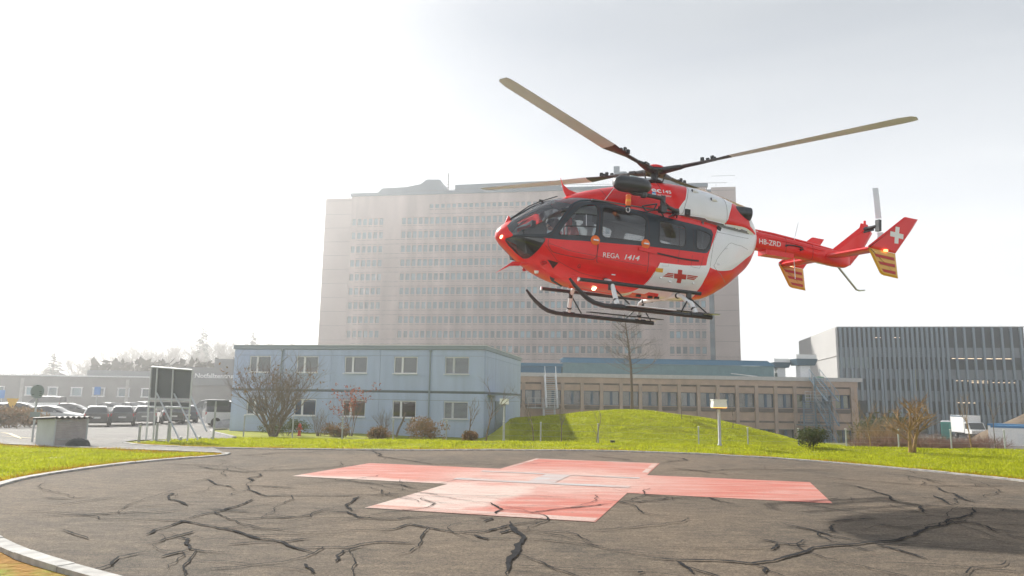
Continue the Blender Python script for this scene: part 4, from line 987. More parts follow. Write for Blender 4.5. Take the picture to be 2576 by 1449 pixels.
# cabin interior
b = MB(); b.box((.45, 0, .80), (3.3, 1.25, .05)); b.box((-1.15, 0, 1.5), (.04, 1.3, 1.5)); b.box((.55, 0, 2.36), (2.2, 1.2, .03)); b.build('cabin_floor', M_int, heli)
b = MB(); b.prism([(3.05, -.52, 1.02), (2.72, -.52, 1.0), (2.62, -.52, 1.60), (2.72, -.52, 1.74), (3.18, -.52, 1.50)], (0, 1.04, 0)); ip = b.build('instrument_panel', M_intd, heli)
b = MB(); b.box((2.75, .0, 1.79), (.10, .05, .12)); b.build('compass', M_black, ip)
for y in (.40, -.40):
    b = MB(); b.box((2.0, y, 1.08), (.50, .46, .14)); b.box((1.70, y, 1.48), (.12, .44, .78), M=Matrix.Rotation(R(-8), 3, 'Y')); b.box((1.64, y, 1.95), (.10, .24, .18)); b.box((1.92, y, .88), (.30, .3, .30)); b.build('pilot_seat', mat('seat_fabric', (.20, .21, .22), .8) if y > 0 else bpy.data.materials['seat_fabric'], heli)
b = MB(); b.box((.35, -.35, 1.15), (1.7, .50, .10)); b.box((.35, -.35, .95), (1.5, .1, .3)); st_o = b.build('stretcher', M_int, heli)
b = MB(); b.tube([(1.15, -.35, 1.28), (.9, -.35, 1.36), (-.1, -.35, 1.34), (-.45, -.35, 1.24)], [.10, .17, .17, .10], 10, flat=.6); b.build('blanket', mat('green_blanket', (.12, .15, .09), .9), st_o, 60)
b = MB(); b.box((1.25, .25, 1.1), (.3, .4, .5)); b.box((-.25, .45, 1.15), (.35, .35, .55)); b.box((-.8, .3, 1.2), (.35, .6, .7)); b.build('medical_cabinet', M_white, heli)
b = MB(); b.box((1.42, .62, 1.4), (.05, .07, .8)); b.build('belt_post', mat('belt_yellow', (.5, .30, .03), .7), heli)

# crew: one continuous body each, helmet, visor and reflective bands as children
def skin_body(name, joints, edges, m, label, cat, mtx, sub=2):
    me = bpy.data.meshes.new(name); me.from_pydata([j[0] for j in joints], edges, []); me.materials.append(m)
    o = bpy.data.objects.new(name, me); col.objects.link(o); md = o.modifiers.new('skin', 'SKIN'); md.use_smooth_shade = True
    for i, j in enumerate(joints):
        r = j[1]; me.skin_vertices[0].data[i].radius = r if isinstance(r, tuple) else (r, r)
    me.skin_vertices[0].data[0].use_root = True
    s = o.modifiers.new('smooth', 'SUBSURF'); s.levels = sub; s.render_levels = sub
    o.matrix_world = mtx; return tag(o, label, cat)
M_suit = mat('red_flight_suit', (.50, .012, .012), .75, var=.25, vscale=14)
M_skin = mat('skin', (.52, .30, .21), .55)
M_helm = mat('grey_helmet', (.10, .11, .12), .3, coat=.6)
M_helmw = mat('pale_helmet', (.42, .43, .44), .3, coat=.6)
M_band = mat('reflective_band', (.72, .72, .55), .4)
def crew(y, lean, hx, hz, helm, label):
    L = [((1.93, y, 1.22), (.15, .17)), ((1.92+lean*.3, y, 1.42), (.13, .17)), ((1.90+lean*.7, y, 1.62), (.14, .20)), ((1.92+lean, y, 1.74), (.07, .09)), ((hx-.02, y, hz-.12), .06), ((hx, y, hz), .10),
         ((1.92+lean*.8, y+.20, 1.66), .075), ((2.06+lean*.5, y+.26, 1.46), .058), ((2.32, y+.18, 1.40), .042), ((2.42, y+.12, 1.41), .035),
         ((1.92+lean*.8, y-.20, 1.66), .075), ((2.06+lean*.5, y-.26, 1.46), .058), ((2.32, y-.18, 1.36), .042), ((2.42, y-.12, 1.36), .035),
         ((1.98, y+.11, 1.20), .10), ((2.40, y+.13, 1.26), .085), ((2.62, y+.13, .88), .055), ((2.74, y+.13, .82), .045),
         ((1.98, y-.11, 1.20), .10), ((2.40, y-.13, 1.26), .085), ((2.62, y-.13, .88), .055), ((2.74, y-.13, .82), .045)]
    E = [(0, 1), (1, 2), (2, 3), (3, 4), (4, 5), (2, 6), (6, 7), (7, 8), (8, 9), (2, 10), (10, 11), (11, 12), (12, 13), (0, 14), (14, 15), (15, 16), (16, 17), (0, 18), (18, 19), (19, 20), (20, 21)]
    o = skin_body('person', L, E, M_suit, label, 'person', HM)
    b = MB(); T = Matrix.Translation((hx, y, hz)) @ Matrix.Rotation(R(10), 4, 'Y')
    b.lathe([(.11, -.10), (.145, -.04), (.152, .02), (.14, .08), (.10, .125), (.05, .145), (.0001, .15)], 18, T); h = b.build('helmet', helm, o, 60)
    b = MB(); b.lathe([(.06, -.14), (.085, -.10), (.095, -.04), (.09, .0)], 12, Matrix.Translation((hx+.06, y, hz))); f = b.build('face', M_skin, o, 60)
    b = MB(); b.lathe([(.0001, -.05), (.13, -.045), (.14, .0), (.12, .05), (.0001, .06)], 16, Matrix.Translation((hx+.05, y, hz+.05))); b.build('visor', M_intd, h, 60)
    b = MB(); b.box((hx+.15, y, hz-.06), (.03, .03, .04)); b.build('nose', M_skin, f)
    b = MB(); b.tube([(hx+.10, y+.10, hz-.06), (hx+.17, y+.04, hz-.10)], .01, 5); b.build('microphone', M_black, h)
    b = MB()
    for s in (1, -1):
        for x, dy, z, r_ in ((2.10, .245, 1.445, .066), (2.20, .22, 1.42, .06)): b.lathe([(r_, -.02), (r_, .02)], 12, Matrix.Translation((x+lean*.3, y+dy*s, z)) @ Matrix.Rotation(R(75), 4, 'Y'))
    b.build('arm_band', M_band, o)
    b = MB(); b.box((2.06+lean*.7, y+.09, 1.56), (.03, .04, .30)); b.box((2.06+lean*.7, y-.09, 1.56), (.03, .04, .30)); b.build('harness_strap', mat('grey_webbing', (.3, .31, .33), .8) if 'grey_webbing' not in bpy.data.materials else bpy.data.materials['grey_webbing'], o)
    b = MB()
    for s in (1, -1):
        for k in range(4): b.tube([(2.43, y+(.10+k*.014)*s, 1.40-.01*k), (2.49, y+(.10+k*.014)*s, 1.385-.01*k), (2.50, y+(.09+k*.014)*s, 1.35-.01*k)], .010, 5)
        b.tube([(2.40, y+.09*s, 1.40), (2.45, y+.06*s, 1.41)], .011, 5)
    b.build('fingers', M_skin, o)
    return o
crew(.40, .16, 2.10, 2.02, M_helmw, 'person in a red flight suit and pale helmet leaning forward behind the near door window')
crew(-.40, .06, 2.10, 1.93, M_helm, 'person in red flight suit and dark helmet at the far side of the cockpit')

# ------------------------------------------------------------------ buildings
def frame(name, label, P0, ang, cat='building'):
    return empty(name, label, cat, (P0[0], P0[1], 0), R(ang))       # local x along the facade, local y into the building
def hole_wall(u0, u1, z0, z1, holes, y0, depth, b=None, mi=0):
    """a wall face at local y0 with rectangular openings and their reveals"""
    b = b or MB(); us = sorted({u0, u1, *[h[0] for h in holes], *[h[2] for h in holes]}); zs = sorted({z0, z1, *[h[1] for h in holes], *[h[3] for h in holes]})
    vid = {}
    def V(u, z):
        if (u, z) not in vid: vid[(u, z)] = len(b.v); b.v.append((u, y0, z))
        return vid[(u, z)]
    for i in range(len(us)-1):
        for j in range(len(zs)-1):
            uc, zc_ = (us[i]+us[i+1])/2, (zs[j]+zs[j+1])/2
            if any(h[0] < uc < h[2] and h[1] < zc_ < h[3] for h in holes): continue
            b.f.append([V(us[i], zs[j]), V(us[i+1], zs[j]), V(us[i+1], zs[j+1]), V(us[i], zs[j+1])]); b.m.append(mi)
    for a, c, d, e in holes:
        b.add([(a, y0, c), (d, y0, c), (d, y0, e), (a, y0, e), (a, y0+depth, c), (d, y0+depth, c), (d, y0+depth, e), (a, y0+depth, e)], [(0, 4, 5, 1), (1, 5, 6, 2), (2, 6, 7, 3), (3, 7, 4, 0)], mi)
    return b
M_bpanel = mat('blue_grey_panel', (.39, .475, .635), .5, var=.10, vscale=.9, spec=.4, stretch=(2.2, 2.2, .25))
M_btrim = mat('grey_roof_edge', (.22, .27, .30), .5)
M_wframe = mat('white_window_frame', (.72, .73, .74), .45)
M_room = mat('dark_room', (.06, .065, .07), .7, var=.5, vscale=.8)
M_glz = glass('building_glass', (.55, .6, .62), 1, 1.9)
M_blind_sky = mat('blind_and_sky_grey', (.42, .46, .50), .5)  # slat grey, also the sky reflection painted behind the panes
M_conc = mat('concrete', (.38, .375, .36), .85, var=.25, vscale=1.3)
M_bluecl = mat('blue_curtain', (.06, .20, .42), .8)
M_brown = mat('brown_curtain', (.20, .15, .13), .8)
M_joint = mat('facade_joint', (.09, .12, .14), .7)

bl = frame('blue_site_building', 'light blue two storey flat roofed block behind the bare bushes', (-1.67, 47.0), 180-10.85)
# local x runs along the front to the left (world), local y points away from the camera
bl.rotation_euler = (0, 0, R(-10.85))            # local x = along the front to the right; the front runs from x=-18.4 to 0
FR = -17.62; D2 = 13.1; ZB, ZT = -.95, 5.12
wins = []
for u0, u1 in ((16.47, 14.9), (13.01, 11.43), (9.56, 7.96), (6.11, 4.5), (2.64, 1.03)): wins.append((-u0, 3.30, -u1, 4.40)); wins.append((-u0, .46, -u1, 1.55))
cols_ = [-18.4, -15.7, -12.2, -8.75, -5.3, -1.85+1.85]
b = MB(); b.box((FR/2, D2/2+.2, 2.0), (-FR-.35, D2-.5, 5.7)); core = b.build('inner_block', M_room, bl)
rows = [(ZB+.25, 1.60), (1.60, 2.06), (2.20, 4.46), (4.46, 4.86)]
def panel_row(z0, z1, cuts, side=False):
    for i in range(len(cuts)-1):
        a, c = cuts[i]+.008, cuts[i+1]-.008
        hs = [w for w in wins if w[0] >= a-.01 and w[2] <= c+.01 and w[1] >= z0-.01 and w[3] <= z1+.01] if not side else []
        b = MB()
        if side:
            b.box((.0, (a+c)/2, (z0+z1)/2), (.05, c-a, z1-z0-.014)); b.build('facade_panel', M_bpanel, bl)
        else:
            hole_wall(a, c, z0+.007, z1-.007, hs, 0, .16, b)
            b.add([(a, 0, z0+.007), (c, 0, z0+.007), (c, .05, z0+.007), (a, .05, z0+.007)], [(0, 3, 2, 1)])
            b.add([(a, 0, z1-.007), (c, 0, z1-.007), (c, .05, z1-.007), (a, .05, z1-.007)], [(0, 1, 2, 3)])
            b.add([(c, 0, z0+.007), (c, 0, z1-.007), (c, .05, z1-.007), (c, .05, z0+.007)], [(0, 3, 2, 1)])
            b.build('facade_panel', M_bpanel, bl)
cuts = [FR, -13.95, -10.5, -7.05, -3.6, 0]
for z0, z1 in rows: panel_row(z0, z1, cuts)
scuts = [.06, 3.3, 6.6, 9.9, D2]
for z0, z1 in rows: panel_row(z0, z1, scuts, True)
b = MB(); b.box((FR/2+.0, .09, 2.12), (-FR-.1, .10, .20)); b.box((-.07, D2/2, 2.12), (.10, D2-.2, .2)); b.build('joint_band', M_joint, bl)
b = MB(); b.box((FR/2+.0, .02, 2.16), (-FR+.02, .05, .025)); b.box((.01, D2/2, 2.16), (.05, D2, .025)); b.build('drip_rail', M_btrim, bl)
b = MB(); b.box((FR/2, D2/2, 5.0), (-FR+.16, D2+.16, .26)); b.build('roof', M_btrim, bl)
b = MB(); b.box((FR/2, D2/2, 5.145), (-FR+.22, D2+.22, .035)); b.build('roof_edge', M_wframe, bl)
b = MB(); b.box((FR/2, .14, ZB+.02), (-FR-.3, .14, .44)); b.box((-.14, D2/2, ZB+.02), (.14, D2-.2, .44)); b.build('plinth', M_conc, bl)
for u in (-3.62, -14.07):
    b = MB(); b.tube([(u, -.06, 4.86), (u, -.06, -.75)], .05, 8); b.box((u, -.06, 4.80), (.18, .12, .12)); b.build('downpipe', M_btrim, bl)
for i, (a, c, d, e) in enumerate(wins):
    b = MB(); w = .06
    b.box(((a+d)/2, .10, c+w/2), (d-a, .07, w)); b.box(((a+d)/2, .10, e-w/2), (d-a, .07, w)); b.box((a+w/2, .10, (c+e)/2), (w, .07, e-c-2*w)); b.box((d-w/2, .10, (c+e)/2), (w, .07, e-c-2*w)); m_ = a+(d-a)*.36
    b.box((m_, .10, (c+e)/2), (.13, .075, e-c-2*w)); fr = b.build('window', M_wframe, bl)
    for x0, x1 in ((a+w, m_-.065), (m_+.065, d-w)):
        MB().quad((x0, .11, c+w), (x1, .11, c+w), (x1, .11, e-w), (x0, .11, e-w)).build('pane', M_glz, fr)
    b = MB(); b.box(((a+d)/2, -.04, c-.02), (d-a+.1, .16, .05)); b.build('sill', M_wframe, fr)
    MB().box(((a+d)/2, .22, (c+e)/2), (d-a, .02, e-c)).build('window_backing', M_room if i >= 8 else {1: M_blind_sky, 3: M_bluecl, 5: M_brown, 7: M_room, 0: M_blind_sky, 2: M_blind_sky, 4: M_blind_sky, 6: M_blind_sky}.get(i, M_room), fr)  # pale backings imitate sky reflected in the panes; dark ones are room interior
    if i >= 8:
        for k in range(14):
            b = MB().box(((a+d)/2, .055, c+.05+k*(e-c-.06)/14), (d-a-.04, .045, .012), M=Matrix.Rotation(R(35), 3, 'X')); b.build('blind_slat', M_blind_sky, fr)
b = MB(); b.box((.06, 5.0, .55), (.06, 3.4, 2.1)); b.build('entrance_door', M_btrim, bl)
b = MB(); b.box((.8, 2.2, 2.02), (1.6, 2.6, .05)); b.build('entrance_canopy', M_btrim, bl)

# stepped concrete wall beside the entrance
sw = empty('concrete_steps', 'stepped pale concrete retaining wall at the foot of the mound', 'steps', (0, 0, 0))
for k, (px0, px1, py0, py1, Y) in enumerate([(1290, 1332, 1083, 1098, 44.5), (1316, 1352, 1072, 1087, 46), (1345, 1366, 1065, 1081, 47.5)]):
    p, q = at(px0, py1, Y), at(px1, py0, Y); b = MB().box(((p.x+q.x)/2, Y+.8, (p.z+q.z)/2-.3), (q.x-p.x+.02*k, 1.6+.03*k, q.z-p.z+.6)); b.build('wall_block', M_conc, sw)

# hospital tower block
M_hosp = mat('pinkish_brown_panel', (.45, .37, .34), .85, var=.28, vscale=.3, spec=.2, stretch=(1, 1, .16))
M_hend = mat('brown_grey_panel', (.42, .345, .315), .85, var=.14, vscale=.1)
M_hroof = mat('blue_grey_sheet_metal', (.055, .11, .155), .55, var=.1, vscale=.3)
M_hwin = mat('hospital_glass', (.10, .165, .20), .15, spec=.6, var=.45, vscale=.21)
_wt = M_hwin.node_tree; _oi = _wt.nodes.new('ShaderNodeObjectInfo'); _rp = _wt.nodes.new('ShaderNodeValToRGB'); lk(_wt, _oi.outputs['Random'], _rp.inputs[0])
_rp.color_ramp.interpolation = 'CONSTANT'; _rp.color_ramp.elements[0].color = (.55, .55, .55, 1); _rp.color_ramp.elements[1].position = .25; _rp.color_ramp.elements[1].color = (1, 1, 1, 1)
for p_, v_ in ((.62, 1.45), (.88, 2.3)): _e = _rp.color_ramp.elements.new(p_); _e.color = (v_, v_, v_*.97, 1)
_ml = _wt.nodes.new('ShaderNodeMix'); _ml.data_type = 'RGBA'; _ml.blend_type = 'MULTIPLY'; _ml.inputs['Factor'].default_value = 1
_old = _wt.nodes['Principled BSDF'].inputs['Base Color'].links[0].from_socket; lk(_wt, _old, _ml.inputs['A']); lk(_wt, _rp.outputs[0], _ml.inputs['B']); lk(_wt, _ml.outputs['Result'], _wt.nodes['Principled BSDF'].inputs['Base Color'])
M_slit = mat('dark_slit', (.08, .07, .07), .9)  # dark tone of the vent slits and panel joints
ho = frame('hospital_tower', 'large pinkish brown hospital tower block rising behind the helicopter', (54.08, 172.0), -9)
hz0, hz1 = -6.0, 54.2
rows_z = [18.68-3.69+k*3.69 for k in range(9)]                       # window heads
grps = [(-97.6, 6), (-84.0, 41), (-16.25, 6)]
holes = []
for r_, zt in enumerate(rows_z+[48.15]):
    for u0, n_ in grps:
        for k in range(n_): holes.append((u0+k*1.5, zt-1.72, u0+k*1.5+1.0, zt))
for k in range(25): holes.append((-76.7+k*1.5, 50.6, -76.7+k*1.5+.95, 51.65))
holes = [tuple(round(x, 3) for x in h) for h in holes]
hole_wall(-97.98, -6.9, hz0, hz1, holes, 0, .35).build('facade', M_hosp, ho)
winme = MB().add([(0, 0, 0), (1, 0, 0), (1, 0, 1), (0, 0, 1)], [(0, 1, 2, 3)]).mesh('window', M_hwin)
winfr = MB().box((.5, -.01, .03), (1, .05, .06)).box((.5, -.01, .97), (1, .05, .06)).box((.02, -.01, .5), (.05, .05, .88)).box((.98, -.01, .5), (.05, .05, .88))
winme = winfr.add([(0, 0, 0), (1, 0, 0), (1, 0, 1), (0, 0, 1)], [(0, 1, 2, 3)], 1).mesh('window', [M_joint, M_hwin])
holes.sort(key=lambda h: -h[0]); rest = MB()
for i, h in enumerate(holes):
    if i < 290: inst('window', winme, ho, (h[0], .3, h[1]), 0, (h[2]-h[0], 1, h[3]-h[1]))
    else: rest.add([(h[0], .3, h[1]), (h[2], .3, h[1]), (h[2], .3, h[3]), (h[0], .3, h[3])], [(0, 1, 2, 3)])
tag(rest.build('window', M_hwin, ho), kind='stuff')
b = MB()
for h in holes:
    for dz in (.42, 1.58):
        if h[0] > -97.5: b.box(((h[0]+h[2])/2, -.002, h[1]-dz), (1.15, .02, .10))
for zt in rows_z:
    for u in (-21.6, -20.1, -18.6): 
        for dz in (2.14, 3.3): b.box((u, -.002, zt-dz), (1.15, .02, .10))
    for k in range(3):
        for dz in (2.14, 3.3): b.box((-88.0+k*1.5, -.002, zt-dz), (1.15, .02, .10))
tag(b.build('vent_slit', M_slit, ho), kind='stuff')
b = MB(); b.box((-52.4, 13, (hz0+hz1)/2), (91, 25, hz1-hz0-.1)); b.build('inner_block', M_room, ho)
b = MB(); b.box((-101.6, 11, (53.8+hz0)/2), (7.2, 22, 53.8-hz0)); b.build('stair_block', M_hend, ho)
b = MB(); b.box((-2.85, 11, (54.0+hz0)/2), (5.7, 22, 54-hz0)); b.build('stair_block', M_hend, ho)
b = MB()
for k in range(16): b.box((-2.85, .0, 12.5+k*3.69-11), (5.66, .03, .06)); b.box((-101.6, 0, 12.5+k*3.69-11), (7.16, .03, .06))
b.build('panel_joint', M_slit, ho)
for k in range(14):
    b = MB().box((-6.3, .6, 2+k*3.69+.9), (1.16, .1, 1.8)); b.build('strip_window', M_hwin, ho)
    b = MB().box((-6.3, .6, 2+k*3.69+2.75), (1.16, .1, 1.88)); b.build('strip_panel', M_hroof, ho)
b = MB(); b.box((-52.4, 12, 54.6), (91.6, 25, .8)); b.build('roof', M_hroof, ho)
b = MB(); b.prism([(-93.2, 3, 54.9), (-73.0, 3, 54.9), (-75.0, 3, 59.1), (-78.6, 3, 59.25), (-80.3, 3, 58.0), (-84.5, 3, 57.3), (-90.8, 3, 57.2)], (0, 10, 0)); b.build('roof_plant_room', M_hroof, ho)
b = MB(); b.prism([(-70.6, 2, 54.9), (-42.8, 2, 54.9), (-42.8, 2, 57.6), (-70.6, 2, 57.2)], (0, 12, 0)); b.build('roof_plant_room', M_hroof, ho)
b = MB(); b.prism([(-29.3, 2, 54.9), (-10.4, 2, 54.3), (-15.1, 2, 57.5), (-23.5, 2, 57.5), (-25.0, 2, 58.2), (-26.4, 2, 59.4), (-29.3, 2, 59.4)], (0, 12, 0)); b.build('roof_plant_room', M_hroof, ho)
b = MB(); b.box((-28.7, 4, 60.6), (1.5, 1.5, 1.3)); b.build('roof_vent', M_hroof, ho)
b = MB(); b.tube([(-73.2, 5, 55), (-73.2, 5, 61.5)], .12, 5)
for k in range(5): b.box((-73.2, 5, 57.5+k*.8), (.9-.1*k, .1, .1))
b.build('antenna_mast', M_dgrey, ho)
b = MB(); b.tube([(-104.5, .4, 54.9), (-98.4, .4, 55.0), (-43, .4, 55.9), (-2, .4, 55.2)], .05, 4)
for k in range(40): b.tube([(-104+k*2.55, .4, 53.9), (-104+k*2.55, .4, 55.0)], .03, 4)
b.build('roof_railing', M_dgrey, ho)

# low beige building with dark blue roof storey
M_beige = mat('beige_concrete', (.47, .35, .275), .85, var=.18, vscale=.9)
M_beige2 = mat('grey_beige_pier', (.42, .33, .275), .85, var=.15, vscale=1.2)
M_dspan = mat('stained_spandrel', (.17, .145, .13), .9, var=.4, vscale=1)
M_teal = mat('blue_green_sheet', (.13, .23, .25), .5, var=.12, vscale=1.5)
M_droof = mat('dark_blue_sheet', (.035, .14, .23), .45)
M_pale = mat('pale_roof_edge', (.50, .49, .48), .6, var=.1)
M_navy = mat('blue_window_frame', (.05, .105, .17), .5)
M_ygreen = mat('green_curtain', (.35, .40, .12), .8)
be = frame('beige_building', 'low beige building with a dark blue roof storey behind the grass mound', (at(2015.6, 950.4, 78).x, 78.0), 1.5)
bez = -3.0
pit = 2.052; U0 = -31.548
holes = []
nb = 18
for k in range(nb):
    u = U0+k*pit+.17; holes += [(u, 1.34, u+pit-.34, 2.80), (u, -2.3, u+pit-.34, -.86)]
X1 = U0+nb*pit; 
holes = [tuple(round(x, 4) for x in h) for h in holes]
b = hole_wall(U0-8, X1+.62, bez, 3.62, holes, .10, .25); b.build('wall', M_beige, be)
b = MB(); b.box(((U0-8+X1+.62)/2, .06, 3.90), (X1+.62-U0+8, .20, .58)); b.build('parapet', M_beige, be)
for k in range(nb):
    u = U0+k*pit+pit/2
    b = MB(); b.box((u, .085, 3.52), (pit-.40, .03, .18)); b.box((u, .085, -.12), (pit-.40, .03, .2)); b.build('soffit_groove', M_dspan, be)
    b = MB(); b.prism([(u-.80, .02, 1.28), (u-.85, .02, 1.10), (u-.72, .02, .86), (u+.72, .02, .86), (u+.85, .02, 1.10), (u+.80, .02, 1.28)], (0, .085, 0)); b.build('spandrel', M_dspan, be)
    for z0, z1 in ((1.34, 2.80), (-2.3, -.86)):
        b = MB(); b.box((u+.02, .28, (z0+z1)/2), (.28, .06, z1-z0)); b.box((u, .29, z0+.03), (pit-.36, .04, .06)); b.box((u, .29, z1-.03), (pit-.36, .04, .06)); b.box((u-pit/2+.22, .29, (z0+z1)/2), (.06, .05, z1-z0-.13)); b.box((u+pit/2-.22, .29, (z0+z1)/2), (.06, .05, z1-z0-.13)); fr = b.build('window', M_navy, be)
        MB().quad((u-.83, .31, z0), (u+.83, .31, z0), (u+.83, .31, z1), (u-.83, .31, z1)).build('pane', M_glz, fr)
        MB().box((u, .7, (z0+z1)/2), (1.64, .02, z1-z0)).build('window_backing', M_ygreen if k in (15, 17) else [M_blind_sky, M_room, M_room, M_conc][(k*7+int(z0)) % 4], fr)
for k in range(nb+1):
    b = MB().box((U0+k*pit, .0, (bez+3.6)/2), (.34, .20, 3.6-bez)); b.build('pier', M_beige2, be)
b = MB(); b.box(((U0-8+X1+1.1)/2, 6, 4.395), (X1+1.1-U0+8, 12.3, .40)); b.build('roof_edge', M_pale, be)
b = MB(); b.box(((U0+X1)/2, 6, .8), (X1-U0, 10.4, 6.2)); b.build('inner_block', M_room, be)
for k in range(58):
    b = MB().box((-25.1+k*.4055+.2, 3.4, 5.22), (.395, .06+.015*(k % 2), 1.28)); b.build('cladding_board', M_teal, be)
b = MB(); b.prism([(-25.4, 3.2, 5.87), (-1.5, 3.2, 5.87), (-2.1, 4.0, 6.5), (-24.9, 4.0, 6.5)], (0, .03, 0)); b.prism([(-1.5, 3.2, 5.87), (-1.2, 8, 5.87), (-1.9, 8, 6.5), (-2.1, 4.0, 6.5)], (.03, 0, 0)); b.box((-13.5, 6.4, 6.45), (22.9, 5, .08)); b.build('mansard_roof', M_droof, be)
b = MB(); b.box((-13.3, 5.5, 5.2), (23.4, 4.2, 1.2)); b.build('roof_storey', M_teal, be)
b = MB(); b.box((-31.8, 5.5, 5.0), (13.2, 4.2, .9)); b.box((-31.8, 5.4, 5.6), (13.4, 4.6, .35)); b.build('roof_storey', M_droof, be)
b = MB(); b.tube([(-6.8, 2.2, 4.95), (-4.2, 1.4, 4.65)], .05, 6); b.build('roof_pipe', M_steel, be)

# steel escape stairs
M_stair = mat('blue_grey_steel', (.16, .23, .29), .5, var=.15, vscale=3)
M_stairp = mat('pale_galvanised_steel', (.48, .50, .52), .5)
def stair(label, flights, m):
    """flights: (u centre bottom, u centre top, y bottom, z bottom, y top, z top), climbing towards the wall"""
    e = empty('escape_stair', label, 'staircase', be.location, R(1.5))
    for ua, ub, ya, za, yb, zb in flights:
        for s in (-.56, .56):
            b = MB(); b.tube([(ua+s, ya, za), (ub+s, yb, zb)], .11, 6, flat=.4); b.build('stringer', m, e)
            b = MB(); b.tube([(ua+s, ya, za+.95), (ub+s, yb, zb+.95)], .035, 6)
            for k in range(6): t = k/5; b.tube([(ua+s+(ub-ua)*t, ya+(yb-ya)*t, za+(zb-za)*t), (ua+s+(ub-ua)*t, ya+(yb-ya)*t, za+(zb-za)*t+.95)], .022, 5)
            b.build('handrail', m, e)
        n_ = max(4, int(abs(zb-za)/.2))
        for k in range(n_):
            t = (k+.5)/n_; b = MB().box((ua+(ub-ua)*t, ya+(yb-ya)*t, za+(zb-za)*t), (1.06, .28, .05)); b.build('tread', m, e)
    return e
e = stair('blue grey steel escape stair at the right end of the beige building', [(1.75, 1.45, -3.0, -2.4, -.9, -.4), (1.75, 1.45, -3.2, -.35, -.9, 2.05), (1.9, 1.3, -3.0, 2.1, -.3, 4.5)], M_stair)
for z, x0, x1 in ((2.08, -.4, 2.4), (-.35, -1.0, 2.3)):
    b = MB(); b.box(((x0+x1)/2, -1.2, z), (x1-x0, 1.0, .09)); b.build('landing', M_stair, e)
    b = MB()
    for hh in (.35, .65, .98): b.tube([(x0, -1.7, z+hh), (x1, -1.7, z+hh)], .028, 5)
    for t in range(6): b.tube([(x0+(x1-x0)*t/5, -1.7, z), (x0+(x1-x0)*t/5, -1.7, z+.98)], .025, 5)
    b.build('landing_rail', M_stairp if z > 1 else M_stair, e)
for x in (-.4, .84, 2.3):
    b = MB().tube([(x, -1.2, -2.6), (x, -1.2, 4.6 if x == .84 else 2.0)], .10, 8); b.build('stair_post', M_stair, e)
for k in range(13):
    b = MB().box((.0, -1.72, -.2+k*.17), (1.2, .04, .06)); b.build('louvre', M_stair, e)
e2 = stair('pale galvanised escape stair left of the grass mound', [(-26.75, -26.75, -3.2, 1.0, -.4, 4.3), (-26.9, -26.9, -3.4, -2.2, -1.2, .9)], M_stairp)
b = MB(); b.box((-27.6, -1.0, .95), (3.2, 1.1, .08)); b.build('landing', M_stairp, e2)
b = MB()
for hh in (.5, 1.0): b.tube([(-29.1, -1.5, .95+hh), (-26.1, -1.5, .95+hh)], .025, 5)
for t in range(5): b.tube([(-29.1+t*.75, -1.5, .95), (-29.1+t*.75, -1.5, 1.95)], .022, 5)
b.build('landing_rail', M_stairp, e2)
# roof ventilation plant above the stair
for (x, y, w, h_, lab) in ((1.62, 3.2, 2.5, 1.25, 'white hooded roof ventilator standing above the escape stair'), (-.45, 4.6, 2.0, 1.05, 'smaller roof ventilator beside the white hooded one')):
    v = empty('roof_ventilator', lab, 'ventilator', be.location, R(1.5)); v['group'] = 'roof ventilators'
    b = MB(); b.box((x, y, 4.6+h_*.55), (w*.45, w*.45, h_*1.1)); b.build('shaft', M_wframe, v)
    b = MB(); b.box((x, y, 4.6+h_*1.4), (w*.78, w*.7, h_*.55), taper=(1.25, 1.25)); b.build('hood', M_hroof, v)
    b = MB(); b.box((x, y, 4.6+h_*1.85), (w*.9, w*.8, h_*.42)); b.build('hood_cap', M_wframe, v)
b = MB(); b.tube([(2.3, 2.6, 4.55), (3.1, 2.6, 4.75), (3.6, 2.6, 4.70), (3.7, 2.6, 4.5)], .08, 8); g = b.build('green_pipe', mat('green_plastic', (.02, .26, .10), .5), None, 60); g.location = be.location; g.rotation_euler = be.rotation_euler; tag(g, 'bent green pipe lying on the beige roof beside the ventilators', 'pipe')

# dark glass and fin building at the right
M_fin = mat('grey_metal_fin', (.165, .22, .265), .45, var=.08, vscale=.4)
M_dglass = mat('dark_facade_glass', (.015, .028, .038), .25, spec=.25, var=.3, vscale=.15)
M_mglass = mat('grey_floor_band', (.12, .155, .18), .25, spec=.6, var=.15, vscale=.5)
M_lglass = mat('pale_green_glass', (.19, .26, .27), .2, spec=.7, var=.15, vscale=.6)
M_wclad = mat('white_cladding', (.50, .495, .485), .6, var=.06, vscale=.3)
M_strip = mat('lit_office_lamp', (1, .85, .65), .4, emit=(1, .74, .48, 1.3))
rb = frame('finned_office_building', 'dark grey office block with vertical metal fins at the right edge', (51.5, 115.0), -10)
b = MB(); b.box((13.4, 14, 6.0), (26.2, 27.4, 15.4)); b.build('inner_block', M_dglass, rb)
for z0, z1, m in ((10.78, 13.9, M_dglass), (9.27, 10.76, M_mglass), (7.43, 9.25, M_dglass), (5.9, 7.41, M_mglass), (4.15, 5.88, M_dglass), (2.55, 4.13, M_mglass), (.68, 2.53, M_dglass), (-.88, .66, M_mglass), (-3.2, -.9, M_dglass)):
    x0 = .05
    if z1 < 2.54: x0 = 3.1 if z0 > 0 else 8.3
    b = MB().box(((x0+26.7)/2, .12, (z0+z1)/2), (26.7-x0, .12, z1-z0)); b.build('floor_band', m, rb)
b = MB().box((2.4, .05, 8.35), (4.6, .06, 1.78)); b.build('pale_glass_band', M_lglass, rb)
x = .25; fk = 0
fme = MB().box((.17, 0, .5), (.34, .46, 1)).mesh('fin', M_fin)
